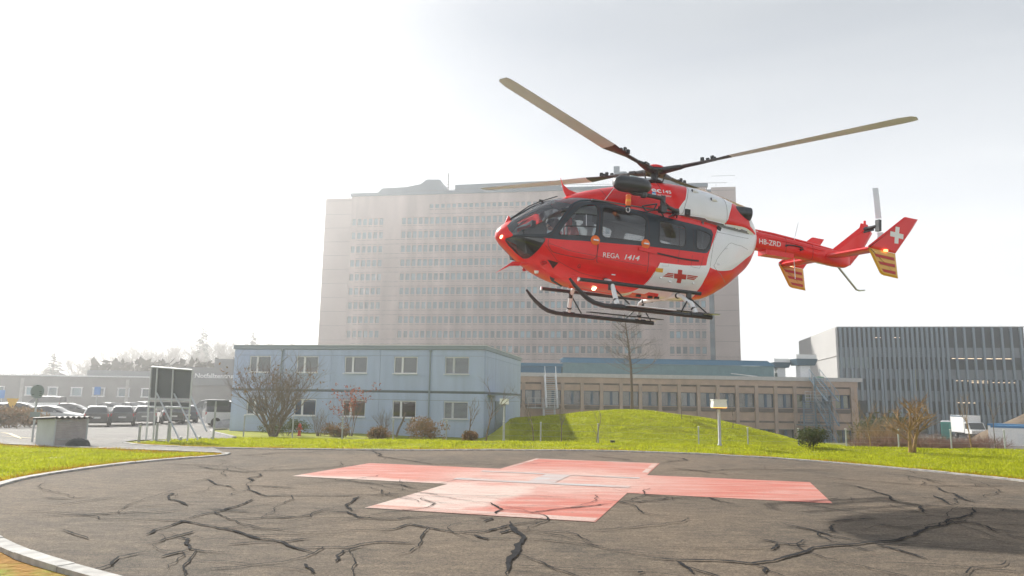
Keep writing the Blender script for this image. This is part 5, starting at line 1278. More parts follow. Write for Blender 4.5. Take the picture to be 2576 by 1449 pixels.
while x < 16:
    zb = -3.2 if x > 11.6 else (-.9 if x > 8.2 else (.7 if x > 3.1 else 2.5))
    for z0, z1 in ((7.40, 13.92), (zb, 7.38)):
        dx = .0 if z0 > 7 else .12*((fk*7) % 3-1)
        if x < 4.8 and z0 < 7: z1 = 7.38
        inst('fin', fme, rb, (x+dx, -.05, z0), 0, (1, 1, z1-z0))
    x += .70; fk += 1
x = 16.9
while x < 26.6:
    inst('fin', fme, rb, (x, -.05, 5.9), 0, (.9, 1, 8.0)); x += 1.30
x = 16.3
while x < 26.7:
    inst('fin', fme, rb, (x, -.05, -3.2), 0, (1, 1, 9.08)); x += .72
for x, z in ((3.6, .7), (5.3, .7), (7.0, .7)): inst('fin', fme, rb, (x, .05, -.88), 0, (1, 1, 1.55))
b = MB().box((13.4, 13.9, 13.98), (26.9, 28, .10)); b.build('roof', M_pale, rb)
b = MB().box((-.10, 13.7, 4.8), (.3, 27.4, 18.1)); b.build('side_wall', M_wclad, rb)
b = MB(); b.box((-.30, 6.6, 9.42), (.14, 13.0, .12)); b.build('side_ledge', M_pale, rb)
for k in range(12):
    b = MB().box((-.30, 17.0+k*.85, 8), (.16, .10, 11.6)); b.build('side_fin', M_pale, rb)
for x0, x1, z in ((16.4, 20.6, 9.10), (21.0, 25.0, 9.10), (16.5, 17.9, 5.72), (18.3, 21.2, 5.70), (18.6, 21.2, 5.45), (21.6, 24.9, 5.50), (16.6, 19.4, 2.40), (5.2, 6.4, 12.3), (8.0, 9.2, 12.3)):
    b = MB().box(((x0+x1)/2, .02, z), (x1-x0, .06, .07)); b.build('ceiling_lamp', M_strip, rb)
b = MB().box((11.0, .02, 6.6), (.22, .05, 4.9)); b.build('green_strip', M_ygreen, rb)
b = MB(); b.box((5.6, -.3, -1.7), (11, .5, 3.0)); b.build('base_wall', M_dspan, rb)

# emergency centre, hazy low building at the left
M_em = mat('grey_brick', (.20, .195, .19), .85, var=.15, vscale=.6)
M_em2 = mat('dark_grey_fascia', (.13, .14, .15), .7)
ey = 115.0
em = frame('emergency_centre', 'long low grey building behind the car park with a white lettered sign', (0, ey), 0)
def ex(px): return at(px, 1000, ey).x
ez = lambda py: at(200, py, ey).z
winp = [(-20, 8), (63, 85), (120, 142), (178, 204), (233, 261), (296, 323), (356, 380), (408, 430)]
holes = [(round(ex(a), 3), round(ez(996), 3), round(ex(c), 3), round(ez(975), 3)) for a, c in winp]
hole_wall(ex(-90), ex(460), -1.6, ez(948), holes, 0, .3).build('wall', M_em, em)
b = MB(); b.box(((ex(-90)+ex(460))/2, 5.2, 1.2), (ex(460)-ex(-90)-.2, 9.6, 5.2)); b.build('inner_block', M_room, em)
b = MB(); b.box(((ex(-90)+ex(462))/2, 5, ez(946)), (ex(462)-ex(-90), 10.6, .18)); b.build('roof', M_wframe, em)
b = MB(); b.box(((ex(180)+ex(400))/2, 6, ez(938)), (ex(400)-ex(180), 5, 1.1)); b.build('roof_plant', M_em2, em)
for h in holes:
    b = MB(); w = .16
    b.box(((h[0]+h[2])/2, .02, h[1]), (h[2]-h[0]+.3, .2, w)); b.box(((h[0]+h[2])/2, .02, h[3]), (h[2]-h[0]+.3, .2, w)); b.box((h[0], .02, (h[1]+h[3])/2), (w, .18, h[3]-h[1]-w)); b.box((h[2], .02, (h[1]+h[3])/2), (w, .18, h[3]-h[1]-w)); fr = b.build('window', M_wframe, em)
    MB().quad((h[0], .15, h[1]), (h[2], .15, h[1]), (h[2], .15, h[3]), (h[0], .15, h[3])).build('pane', M_hwin, fr)
for px in (52, 318): b = MB().box((ex(px), -.04, 1.4), (.5, .08, 5.0)); b.build('pilaster', M_conc, em)
zs0, zs1 = ez(965), ez(920)
b = MB(); b.box(((ex(455)+ex(640))/2, 3.8, (zs1-1.6)/2), (ex(640)-ex(455), 10, zs1+1.6)); b.build('entrance_block', M_em, em)
b = MB(); b.box(((ex(455)+ex(640))/2, -1.4, (zs0+zs1)/2), (ex(640)-ex(455), .5, zs1-zs0)); b.build('sign_fascia', M_em2, em)
b = MB(); b.box(((ex(520)+ex(640))/2, 5, ez(908)), (ex(640)-ex(520), 6, 1.6)); b.build('roof_storey', M_em2, em)
vs, fs = text_polys('Notfallzentrum', 1, 0, .01, .06); x0 = ex(497); wd = ex(604)-x0; mxx = max(p.x for p in vs); zb = ez(946)
MB().add([(x0+p.x*wd/mxx, -1.70-p.z, zb+p.y*1.0) for p in vs], fs).build('sign_lettering', M_letter, em)
vs, fs = text_polys('8', 1, 0, .01, .06)
MB().add([(ex(484)+p.x, -1.70-p.z, zb+p.y*1.0) for p in vs], fs).build('sign_lettering', M_letter, em)

# ------------------------------------------------------------------ vegetation
M_bark = mat('brown_bark', (.16, .12, .09), .9, var=.3, vscale=9, bump=.5, bscale=30)
M_barko = mat('lichen_bark', (.30, .19, .07), .9, var=.4, vscale=6)
M_twig = mat('twig', (.20, .165, .14), .9, var=.2)
M_twigo = mat('ochre_twig', (.30, .19, .085), .9, var=.25)
M_twigr = mat('reddish_twig', (.22, .12, .09), .9, var=.2)
def leaf_mat(name, c, c2):
    m = bpy.data.materials.new(name); m.use_nodes = True; nt = m.node_tree; n = nt.nodes; n.clear()
    tc = n.new('ShaderNodeTexCoord'); z = n.new('ShaderNodeTexNoise'); z.inputs['Scale'].default_value = 4; lk(nt, tc.outputs['Object'], z.inputs[0])
    r = n.new('ShaderNodeMapRange'); r.inputs['From Min'].default_value = .35; r.inputs['From Max'].default_value = .65; lk(nt, z.outputs['Fac'], r.inputs[0])
    mx = n.new('ShaderNodeMix'); mx.data_type = 'RGBA'; mx.inputs['A'].default_value = (*c, 1); mx.inputs['B'].default_value = (*c2, 1); lk(nt, r.outputs[0], mx.inputs['Factor'])
    d = n.new('ShaderNodeBsdfDiffuse'); t = n.new('ShaderNodeBsdfTranslucent'); lk(nt, mx.outputs['Result'], d.inputs[0]); lk(nt, mx.outputs['Result'], t.inputs[0])
    s = n.new('ShaderNodeMixShader'); s.inputs[0].default_value = .35; lk(nt, d.outputs[0], s.inputs[1]); lk(nt, t.outputs[0], s.inputs[2])
    o = n.new('ShaderNodeOutputMaterial'); lk(nt, s.outputs[0], o.inputs[0]); return m
M_lgreen = leaf_mat('evergreen_leaf', (.045, .075, .02), (.10, .10, .04))
M_lrust = leaf_mat('rusty_leaf', (.27, .16, .085), (.16, .13, .075))
M_lred = leaf_mat('red_brown_leaf', (.34, .10, .07), (.22, .10, .06))
M_lfir = leaf_mat('fir_needle', (.02, .035, .018), (.04, .055, .03))
def limb(b, p, d, L, r, rg, n, wob, seg=4):
    P = [p.copy()]; q = p.copy(); dd = d.normalized()
    for i in range(seg):
        dd = (dd+Vector((rg.gauss(0, wob), rg.gauss(0, wob), rg.gauss(0, wob)*.6+.03))).normalized(); q = q+dd*(L/seg); P.append(q.copy())
    b.tube(P, [r*(1-.62*i/seg) for i in range(seg+1)], n, caps=False); return P, dd
def grow(b, tips, p, d, L, r, depth, rg, kids, spread, wob=.14, shrink=.68, n=5):
    P, dd = limb(b, p, d, L, r, rg, n, wob)
    if depth == 0: tips.append(P[-1]); return
    for k in range(kids):
        t = rg.uniform(.35, 1.0) if k else 1.0; i = min(len(P)-2, int(t*(len(P)-1))); q = P[i].lerp(P[i+1], t*(len(P)-1)-i)
        a = rg.uniform(0, 2*math.pi); ax = Vector((math.cos(a), math.sin(a), rg.uniform(-.1, .5)))
        grow(b, tips, q, dd*1.0+ax*spread, L*shrink*rg.uniform(.75, 1.15), r*(.55 if k else .6), depth-1, rg, kids, spread, wob, shrink, max(3, n-1))
def bare_tree(name, label, cat, base, h, seed, kids=4, depth=4, spread=.8, trunk=.35, r=None, m=None, mt=None, group=None, stems=1, lean=.0, rot=0, side=0):
    rg = random.Random(seed); e = empty(name, label, cat, base, rot, group); r = r or h*.022
    tb_, cb = MB(), MB(); tips = []
    for s in range(stems):
        a = 2*math.pi*s/max(1, stems)+rg.uniform(-.4, .4); d = Vector((math.cos(a)*lean, math.sin(a)*lean, 1)); o = Vector((math.cos(a)*r*.8, math.sin(a)*r*.8, -.1)) if stems > 1 else Vector((0, 0, -.1))
        P, dd = limb(tb_, o, d, h*trunk+.1, r, rg, 8, .05)
        for k in range(kids+1):
            t = 1.0 if k == 0 else rg.uniform(.45, 1); i = min(len(P)-2, int(t*(len(P)-1))); q = P[i].lerp(P[i+1], t*(len(P)-1)-i); a2 = rg.uniform(0, 2*math.pi)
            ax = Vector((math.cos(a2), math.sin(a2), .2))*(spread if k else .15)
            grow(cb, tips, q, dd+ax, h*(1-trunk)*.42*rg.uniform(.8, 1.1), r*.42, depth-1, rg, kids, spread)
        for k in range(side):
            t = .42+.56*k/side; i = min(len(P)-2, int(t*(len(P)-1))); q = P[i].lerp(P[i+1], t*(len(P)-1)-i); a2 = k*2.4+rg.uniform(-.4, .4)
            grow(cb, tips, q, Vector((math.cos(a2), math.sin(a2), .22)), h*.17*(1.25-t)*2*rg.uniform(.7, 1.1), r*.20, depth-1, rg, 4, .7)
    tb_.build('trunk', m or M_bark, e, 60); cb.build('crown', mt or M_twig, e)
    return e, tips
def leaf_faces(b, centers, rg, size, n, spread):
    for c in centers:
        for k in range(n):
            p = c+Vector((rg.gauss(0, spread), rg.gauss(0, spread), rg.gauss(0, spread))); a = Vector((rg.gauss(0, 1), rg.gauss(0, 1), rg.gauss(0, 1))).normalized(); w = a.orthogonal().normalized(); s = size*rg.uniform(.6, 1.4)
            b.add([p-a*s, p+w*s*.45, p+a*s, p-w*s*.45], [(0, 1, 2, 3)])
def leafy_bush(name, label, base, w, h, seed, m, n=260, size=.06, group=None, d=None):
    rg = random.Random(seed); e = empty(name, label, 'bush', base, 0, group); b = MB(); cs = []
    lobes = [(Vector((rg.uniform(-.35, .35)*w, rg.uniform(-.35, .35)*(d or w), rg.uniform(.35, .72)*h)), rg.uniform(.22, .36)) for _ in range(7)]
    for _ in range(n):
        c, r_ = rg.choice(lobes); v = Vector((rg.gauss(0, 1), rg.gauss(0, 1), rg.gauss(0, 1))).normalized()*r_*rg.uniform(.6, 1.05)
        p = c+Vector((v.x*w, v.y*w, v.z*h)); 
        if p.z > .05: cs.append(p)
    leaf_faces(b, cs, rg, size, 6, size*1.2); b.build('foliage', m, e)
    b = MB()
    for c, r_ in lobes: b.tube([(rg.uniform(-.1, .1), rg.uniform(-.1, .1), -.1), tuple(c*.6), tuple(c)], [.02, .014, .006], 4)
    b.build('stem', M_bark, e); return e

# large bare bush in front of the blue building
g = gp(688, 1106); e, tips = bare_tree('bare_bush', 'large many stemmed bare bush with a few rusty leaves left of the blue building', 'bush', (g.x*(1+4.5/g.y), g.y+4.5, H(g.x*(1+4.5/g.y), g.y+4.5)), 4.6, 11, kids=3, depth=4, spread=.8, trunk=.16, r=.08, stems=10, lean=.5)
b = MB(); rg = random.Random(2); leaf_faces(b, [t for t in tips if 1.6 < t.z < 3.2 and rg.random() < .09], rg, .07, 3, .12); b.build('dry_leaves', M_lrust, e)
for px, py, Yo, hh, sd, lab, red, st in ((882, 1106, 5, 3.5, 21, 'slender shrub with red brown leaves in front of the second lower window', 1, 4), (800, 1106, 6, 1.9, 23, 'low bare shrub left of the red leaved shrub', 0, 5), (965, 1108, 5, 2.0, 24, 'small bare shrub in front of the blue wall left of the leaning trunk', 0, 6), (1222, 1112, 4, 3.6, 25, 'thin bare young tree at the right corner of the blue building', 0, 1), (1180, 1112, 5, 2.3, 26, 'thinner bare sapling left of the corner young tree', 0, 1)):
    g = gp(px, py); e, tips = bare_tree('bare_shrub' if st > 1 else 'young_tree', lab, 'bush' if st > 1 else 'tree', (g.x*(1+Yo/g.y), g.y+Yo, H(g.x, g.y+Yo)), hh, sd, kids=3, depth=3, spread=.55, trunk=.3 if st > 1 else .42, r=.03 if st > 1 else .045, stems=st, lean=.28 if st > 1 else 0, mt=M_twigr if red else M_twig)
    if red: b = MB(); rg = random.Random(4); leaf_faces(b, [t for t in tips if rg.random() < .5], rg, .08, 3, .10); b.build('dry_leaves', M_lred, e)
g = gp(995, 1108); e = empty('leaning_trunk', 'bare grey leaning stem in front of the third lower window', 'tree stump', (g.x*(1+4/g.y), g.y+4, H(g.x*(1+4/g.y), g.y+4))); b = MB(); b.tube([(0, 0, -.1), (.18, 0, .5), (.42, 0, 1.0), (.55, 0, 1.5)], [.075, .07, .06, .05], 8); b.build('trunk', M_bark, e, 60)
for px, py, Yo, w, h_, sd, m, lab in ((1090, 1110, 3.5, 1.9, 1.15, 31, M_lrust, 'rusty brown rounded bush under the blinds of the right lower window'), (845, 1106, 5, 1.2, .8, 32, M_lrust, 'small brown bush beside the red leaved shrub'), (1178, 1112, 4, .7, .5, 33, M_lrust, 'tiny brown bush near the right corner of the blue building'), (2042, 1130, .4, 1.05, .72, 34, M_lgreen, 'round dark evergreen bush at the right foot of the grass mound'), (720, 1104, 6, 2.6, .9, 35, M_lgreen, 'low green undergrowth beside the large bare bush'), (955, 1110, 4.5, 1.0, .6, 36, M_lrust, 'low dry bush at the foot of the leaning stem')):
    g = gp(px, py); leafy_bush('leafy_bush', lab, (g.x*(1+Yo/g.y), g.y+Yo, H(g.x, g.y+Yo)), w, h_, sd, m, 330, .045)
# trees
tb0 = at(1590, 1034, 49.5); bare_tree('bare_tree', 'tall slim bare tree standing on top of the grass mound', 'tree', (tb0.x, 49.5, H(tb0.x, 49.5)), 6.9, 41, kids=4, depth=3, spread=.8, trunk=.86, r=.11, m=M_bark, side=26)
g = gp(2294, 1139)
bare_tree('pollard_tree', 'twin stemmed knotty tree with ochre lichen and a bare crown on the right grass edge', 'tree', (g.x, g.y, g.z), 2.75, 42, kids=5, depth=3, spread=1.1, trunk=.36, r=.085, stems=2, lean=.10, m=M_barko, mt=M_twigo)
g = at(1232, 900, 95); bare_tree('bare_tree', 'broad hazy bare tree in front of the hospital tower foot', 'tree', (g.x, 95, -1.5), 12.6, 43, kids=5, depth=4, spread=.9, trunk=.25, r=.16)
sap = [(1412, 1119, 4, 2.4, 'bare sapling on the shaded foot of the grass mound'), (1342, 1119, 6, 3.2, 'bare sapling beside the concrete steps'), (1500, 1119, 5, 2.0, 'bare sapling in the middle of the mound front'), (1716, 1119, 6, 2.0, 'bare sapling left of the right floodlight'), (1845, 1122, 5, 1.6, 'bare sapling right of the right floodlight'), (2190, 1132, 4, 2.8, 'ochre trunked sapling in front of the beige building corner'), (2445, 1140, 3, 3.0, 'thin ochre sapling in front of the white truck'), (2505, 1140, 6, 3.4, 'thin bare sapling between the truck and the white container'), (2160, 1132, 8, 2.6, 'bare sapling left of the ochre trunked one')]
for i, (px, py, Yo, hh, lab) in enumerate(sap):
    g = gp(px, py); bare_tree('sapling', lab, 'tree', (g.x*(1+Yo/g.y), g.y+Yo, H(g.x*(1+Yo/g.y), g.y+Yo)), hh, 50+i, kids=3, depth=3, spread=.42, trunk=.45, r=.028, m=M_barko if 'ochre' in lab else M_bark, mt=M_twigo if 'ochre' in lab else M_twig, group='young saplings along the fence')
for i, (px, Y, hh, lab) in enumerate([(2200, 37, 2.0, 'ochre bare thicket at the foot of the beige building corner'), (2240, 40, 2.6, 'dense bare thicket behind the knotty tree'), (2330, 38, 1.5, 'low grey bare thicket right of the knotty tree'), (2385, 37, 1.2, 'low grey bare thicket below the teal cabin'), (2440, 38, 1.1, 'low bare thicket in front of the white truck'), (2262, 52, 3.2, 'tall bare shrub in front of the finned office base')]):
    p = at(px, 1120, Y); bare_tree('bare_thicket', lab, 'bush', (p.x, Y, H(p.x, Y)), hh, 70+i, kids=4, depth=3, spread=.8, trunk=.14, r=.03, stems=8, lean=.8, mt=M_twigo if i in (0, 1) else M_twig)
p = at(2225, 1080, 62); leafy_bush('leafy_bush', 'dark evergreen hedge at the foot of the finned office block', (p.x, 62, H(p.x, 62)), 4.5, 3.6, 37, M_lgreen, 500, .14, d=2)
tg = 'low bare thickets in a row along the right fence'
tk0, _ = bare_tree('bare_thicket', 'low brown bare thicket in the row along the right fence', 'bush', (0, 0, 0), 1.25, 90, kids=4, depth=3, spread=.9, trunk=.12, r=.022, stems=9, lean=.9, mt=M_twigr, group=tg)
for i, px in enumerate(range(2160, 2520, 30)):
    Y = 35.2+(i*7 % 5)*.5; p = at(px, 1120, Y); o = tk0 if i == 0 else copy_tree(tk0); o.location = (p.x, Y, H(p.x, Y)); o.rotation_euler = (0, 0, i*1.3); q_ = .75+.12*(i*5 % 4); o.scale = (q_*1.2, q_*1.2, q_)
# hazy wood behind the emergency centre
def fir(name, label, base, h, seed, group):
    rg = random.Random(seed); e = empty(name, label, 'tree', base, 0, group); b = MB(); b.tube([(0, 0, -1), (0, 0, h)], [h*.016, .03], 6); b.build('trunk', M_bark, e)
    b = MB(); n = int(h*3.2)
    for i in range(n):
        z = h*(.14+.86*i/n); L = (h-z)*.23+.35
        for k in range(6):
            a = rg.uniform(0, 2*math.pi); l = L*rg.uniform(.6, 1.15); d = Vector((math.cos(a), math.sin(a), 0)); w = Vector((-d.y, d.x, 0))*l*.2; o = Vector((0, 0, z+rg.uniform(-.2, .2)))
            b.add([o, o+d*l*.55+w+Vector((0, 0, -l*.10)), o+d*l+Vector((0, 0, -l*.32)), o+d*l*.55-w+Vector((0, 0, -l*.10))], [(0, 1, 2, 3)])
    b.build('crown', M_lfir, e); return e
WG = 'hazy trees of the wood behind the emergency centre'
f1 = fir('fir_tree', 'pale hazy fir tree in the wood behind the emergency centre', (0, 0, 0), 20, 81, WG)
t1, _ = bare_tree('wood_tree', 'pale hazy leafless tree in the wood behind the emergency centre', 'tree', (0, 0, 0), 17, 82, kids=5, depth=4, spread=.75, trunk=.3, r=.28, group=WG)
t2, _ = bare_tree('wood_tree', 'pale hazy leafless tree in the wood behind the emergency centre', 'tree', (0, 0, 0), 15, 83, kids=5, depth=4, spread=.9, trunk=.22, r=.26, group=WG)
rg = random.Random(9)
# skyline of the wood: (px, top of crown, kind, distance)
wd_ = [(30, 905, 1, 150), (75, 900, 2, 150), (140, 872, 3, 140), (195, 862, 1, 140), (225, 866, 2, 145), (262, 848, 2, 160), (285, 838, 1, 165), (318, 828, 2, 165), (350, 828, 1, 165), (380, 832, 2, 170), (405, 838, 1, 170), (420, 822, 1, 175), (445, 824, 2, 178), (470, 832, 1, 175), (498, 830, 2, 180), (515, 797, 0, 180), (545, 806, 1, 182), (570, 800, 2, 185), (592, 818, 1, 185), (615, 808, 1, 190), (640, 812, 0, 192), (662, 820, 1, 195), (690, 825, 2, 195), (715, 815, 1, 200), (745, 822, 2, 200), (775, 825, 2, 200), (800, 830, 1, 205), (300, 870, 1, 130), (370, 870, 2, 130), (440, 865, 1, 132), (250, 880, 2, 128), (330, 880, 1, 125), (410, 885, 2, 125), (500, 865, 1, 135), (560, 860, 2, 140), (620, 850, 1, 145), (690, 850, 2, 150), (750, 848, 1, 150), (110, 900, 1, 128), (0, 912, 2, 140)]
used = set()
for px, py, k, Y in wd_:
    Y = Y+45+(Y-120)*.6
    p = at(px, py, Y); hgt = p.z+1.5
    src, hs = {0: (f1, 20), 1: (t1, 17), 2: (t2, 15), 3: (f1, 20)}[k]
    if id(src) not in used: used.add(id(src)); o = src
    else: o = copy_tree(src)
    s = hgt/hs; o.location = (p.x, Y, -1.5); o.scale = (s*rg.uniform(.95, 1.25)*(1.7 if k == 3 else 1), s*rg.uniform(.95, 1.25), s); o.rotation_euler = (0, 0, rg.uniform(0, 6.28))

# undergrowth in the wood reads as one grey mass
b = MB(); rg = random.Random(15)
for _ in range(2600):
    px = rg.uniform(-40, 820); Y = rg.uniform(122, 150); p = at(px, 940, Y); z = rg.uniform(-1, 7.5 if px > 230 else 4)
    a = Vector((rg.gauss(0, 1), rg.gauss(0, .5), rg.gauss(0, 1))).normalized(); w = a.orthogonal().normalized(); q = Vector((p.x, Y, z)); s = rg.uniform(.5, 1.1)
    b.add([q-a*s, q+w*s*.5, q+a*s, q-w*s*.5], [(0, 1, 2, 3)])
tag(b.build('wood_undergrowth', leaf_mat('grey_brown_scrub', (.09, .08, .065), (.06, .06, .05))), 'hazy scrub filling the wood behind the emergency centre', 'undergrowth', kind='stuff')
# shrubs by the car park
for px, py, w, h_, m, lab in ((70, 1075, 2.8, 1.2, M_lrust, 'dry ochre shrubs on the verge left of the hut'), (20, 1078, 2.6, 1.3, M_lrust, 'dry shrubs at the left picture edge beside the car park')):
    g = gp(px, py); leafy_bush('leafy_bush', lab, (g.x, g.y, g.z), w, h_, px, m, 300, .10)

# ------------------------------------------------------------------ vehicles
M_tyre = mat('tyre', (.02, .02, .021), .85)
M_rim = mat('alloy_rim', (.45, .46, .47), .35, metal=.8)
M_cglass = mat('car_glass', (.03, .035, .04), .08, spec=.8)
M_tail = mat('red_tail_lamp', (.45, .015, .012), .25)
M_head = mat('clear_head_lamp', (.6, .62, .63), .15)
M_plate = mat('number_plate', (.7, .7, .68), .5)
SECT = {
 'hatch': [(-2.0,.35,.62,.90,.95,.70,.60),(-1.92,.28,.60,.95,1.02,.80,.66),(-1.55,.24,.60,.98,1.42,.86,.60),(-.9,.22,.60,.96,1.50,.88,.62),(.0,.22,.58,.93,1.50,.88,.62),(.55,.22,.57,.91,1.34,.88,.64),(1.12,.22,.56,.90,.97,.87,.74),(1.7,.24,.54,.82,.86,.84,.70),(2.0,.30,.50,.68,.72,.72,.60)],
 'van': [(-2.35,.40,.75,1.15,1.20,.86,.78),(-2.28,.30,.75,1.15,1.86,.92,.80),(-1.4,.26,.75,1.12,1.96,.95,.82),(.2,.26,.74,1.10,1.96,.95,.82),(.85,.26,.73,1.08,1.84,.95,.82),(1.55,.26,.70,1.06,1.14,.94,.82),(2.1,.28,.66,.95,1.0,.90,.76),(2.35,.34,.60,.78,.82,.78,.66)],
 'saloon': [(-2.25,.36,.62,.86,.90,.72,.62),(-2.15,.26,.60,.92,.97,.82,.70),(-1.5,.23,.60,.95,1.02,.87,.72),(-.85,.22,.60,.94,1.40,.88,.60),(-.1,.22,.58,.92,1.43,.88,.60),(.5,.22,.57,.90,1.28,.88,.62),(1.15,.22,.56,.88,.94,.87,.74),(1.9,.24,.54,.78,.82,.84,.70),(2.2,.30,.50,.66,.70,.72,.60)]}
paints = {}
def car(kind, colr, label, loc, rz, grp='cars parked in the hazy car park'):
    if colr not in paints: paints[colr] = mat('car_paint', colr, .3, coat=.8)
    S = SECT[kind]; e = empty('parked_car' if kind != 'van' else 'parked_van', label, 'car' if kind != 'van' else 'van', loc, rz, grp)
    body, gl = MB(), MB(); vs = []
    for x, zb, zm, zbelt, zt, w, wr in S:
        h = [(w*.90, zb), (w, zm), (w*.965, zbelt), (wr, max(zt-.05, zbelt+.02)), (wr*.72, zt)]
        vs.append([(x, y, z) for y, z in h]+[(x, -y, z) for y, z in h[::-1]])
    n = 10; fb, fg = [], []
    flat = [p for r_ in vs for p in r_]
    for i in range(len(S)-1):
        cab = (S[i][4]-S[i][3] > .2) + (S[i+1][4]-S[i+1][3] > .2)
        for j in range(n-1):
            f = (i*n+j, (i+1)*n+j, (i+1)*n+j+1, i*n+j+1)
            isg = (cab == 2 and j in (2, 6)) or (cab == 1 and j in (2, 3, 4, 5, 6))
            (fg if isg else fb).append(f)
        fb.append((i*n+n-1, (i+1)*n+n-1, (i+1)*n, i*n))
    fb += [tuple(range(n))[::-1], tuple((len(S)-1)*n+j for j in range(n))]
    body.add(flat, fb); body.build('body', paints[colr], e, 35)
    gl.add(flat, fg); gl.build('window', M_cglass, e, 35)
    xr, xf = S[0][0], S[-1][0]; wx = (xr+.78, xf-.80); rw = .33 if kind != 'van' else .36
    for x in wx:
        for s in (1, -1):
            T = Matrix.Translation((x, s*(S[3][5]-.10), rw)) @ Matrix.Rotation(R(90*-s), 4, 'X')
            b = MB().lathe([(rw*.62, .12), (rw*.92, .12), (rw, .08), (rw, -.08), (rw*.6, -.10)], 18, T); wh = b.build('wheel', M_tyre, e, 40)
            b = MB().lathe([(.05, .125), (rw*.60, .115), (rw*.62, .09)], 12, T); b.build('rim', M_rim, wh, 40)
    for s in (1, -1):
        zt_ = S[1][3]-.12; b = MB().box((xr+.06, s*(S[1][5]-.13), zt_), (.10, .22, .20)); b.build('tail_lamp', M_tail, e)
        b = MB().box((xf-.10, s*(S[-2][5]-.20), S[-1][3]-.02), (.18, .26, .12)); b.build('head_lamp', M_head, e)
        b = MB().box((.62, s*(S[4][5]+.07), S[4][3]+.06), (.12, .16, .12)); b.build('mirror', paints[colr], e)
    b = MB().box((xr-.012, 0, .66), (.02, .52, .11)); b.build('number_plate', M_plate, e)
    return e
SIL, WHT, BLK, DGR, GRY, DBL = (.45, .46, .47), (.75, .75, .74), (.02, .021, .023), (.06, .062, .066), (.20, .205, .21), (.03, .045, .08)
cars = [('saloon', SIL, 'silver saloon car just above the hut roof', 128, 57, 0, 8), ('saloon', DGR, 'dark saloon car behind the silver one above the hut', 178, 72, 0, 10), ('hatch', BLK, 'black hatchback with a red tail lamp right of the hut', 243, 55, 0, 118), ('hatch', DGR, 'dark grey hatchback parked next to the black hatchback', 306, 57, 0, 118), ('hatch', GRY, 'mid grey hatchback between the dark grey one and the sign board', 362, 60, 0, 118), ('saloon', WHT, 'white saloon car in the second row behind the black hatchback', 268, 82, 0, 165), ('saloon', SIL, 'silver saloon car in the second row behind the grey hatchback', 318, 86, 0, 160), ('hatch', WHT, 'white hatchback in the second row beside the sign board', 352, 92, 0, 150), ('van', GRY, 'grey people carrier right of the sign board', 530, 76, 0, 175), ('hatch', BLK, 'black hatchback seen under the middle of the sign board', 432, 62, 0, 118), ('hatch', DBL, 'dark blue hatchback seen under the right of the sign board', 466, 66, 0, 118), ('van', WHT, 'white van behind the round sign', 106, 95, 0, 185), ('hatch', WHT, 'white hatchback at the left of the dry shrubs', 50, 66, 0, 20), ('hatch', DGR, 'grey hatchback cut by the left picture edge', -12, 58, 0, 100), ('saloon', DGR, 'dark saloon car half hidden behind the people carrier', 578, 90, 0, 170), ('van', WHT, 'white van with red tail lamps half hidden by the large bare bush', 592, 58, 0, 30)]
for kind, c_, lab, px, Y, _, rz in cars:
    p = at(px, 1060, Y); car(kind, c_, lab, (p.x, Y, H(p.x, Y)+.03), R(rz))

# site vehicles and containers at the right
M_twhite = mat('truck_white', (.78, .78, .78), .4, coat=.3)
p = at(2440, 1090, 97); tz = H(p.x, 97)
tk = empty('box_truck', 'white box truck with a dark windscreen facing the pad beside the teal cabin', 'truck', (p.x, 97, tz), R(-97))
b = MB(); b.box((-1.0, 0, 1.95), (3.6, 2.1, 2.2)); bx_ = b.build('cargo_box', M_twhite, tk)
b = MB(); b.box((-1.0, 1.055, 2.93), (3.5, .012, .18)); b.box((-1.0, -1.055, 2.93), (3.5, .012, .18)); b.build('blue_stripe', M_navy, bx_)
b = MB(); b.prism([(.85, -.98, .75), (2.65, -.98, .75), (2.65, -.98, 1.18), (2.1, -.98, 1.32), (1.55, -.98, 2.15), (.85, -.98, 2.2)], (0, 1.96, 0)); b.build('cab', M_twhite, tk, 30)
b = MB(); b.prism([(2.13, -.85, 1.36), (1.61, -.85, 2.10), (1.61, .85, 2.10), (2.13, .85, 1.36)], (.03, 0, .02)); b.build('windscreen', M_cglass, tk)
for s in (1, -1):
    b = MB(); b.prism([(1.0, .985*s, 1.35), (1.98, .985*s, 1.35), (1.5, .985*s, 2.05), (1.0, .985*s, 2.05)], (0, .01*s, 0)); b.build('side_window', M_cglass, tk)
    b = MB(); b.box((2.66, .75*s, 1.0), (.05, .3, .2)); b.build('headlight', M_head, tk)
    for x in (-1.7, 1.7):
        T = Matrix.Translation((x, .9*s, .40)) @ Matrix.Rotation(R(-90*s), 4, 'X'); w_ = MB().lathe([(.2, .13), (.36, .12), (.40, .08), (.40, -.12), (.2, -.12)], 16, T).build('wheel', M_tyre, tk, 40)
        MB().lathe([(.05, .14), (.2, .12), (.2, .09)], 12, T).build('rim', M_rim, w_)
b = MB(); b.box((0, 0, .62), (4.6, 1.0, .25)); b.build('chassis', M_black, tk); b = MB(); b.box((2.68, 0, .62), (.12, 1.9, .30)); b.build('bumper', M_dgrey, tk)
p = at(2381, 1090, 96)
tl = empty('site_toilet', 'teal portable site cabin left of the white truck', 'cabin', (p.x, 96, H(p.x, 96)), R(-35)); M_tealp = mat('teal_plastic', (.02, .30, .25), .5)
b = MB(); b.box((0, 0, 1.1), (1.1, 1.1, 2.2)); b.build('shell', M_tealp, tl); b = MB(); b.box((0, 0, 2.28), (1.15, 1.15, .16), taper=(.8, .8)); b.build('roof', M_wframe, tl); b = MB(); b.box((0, -.56, 1.05), (.75, .03, 1.9)); b.build('door', mat('teal_door', (.015, .22, .19), .5), tl)
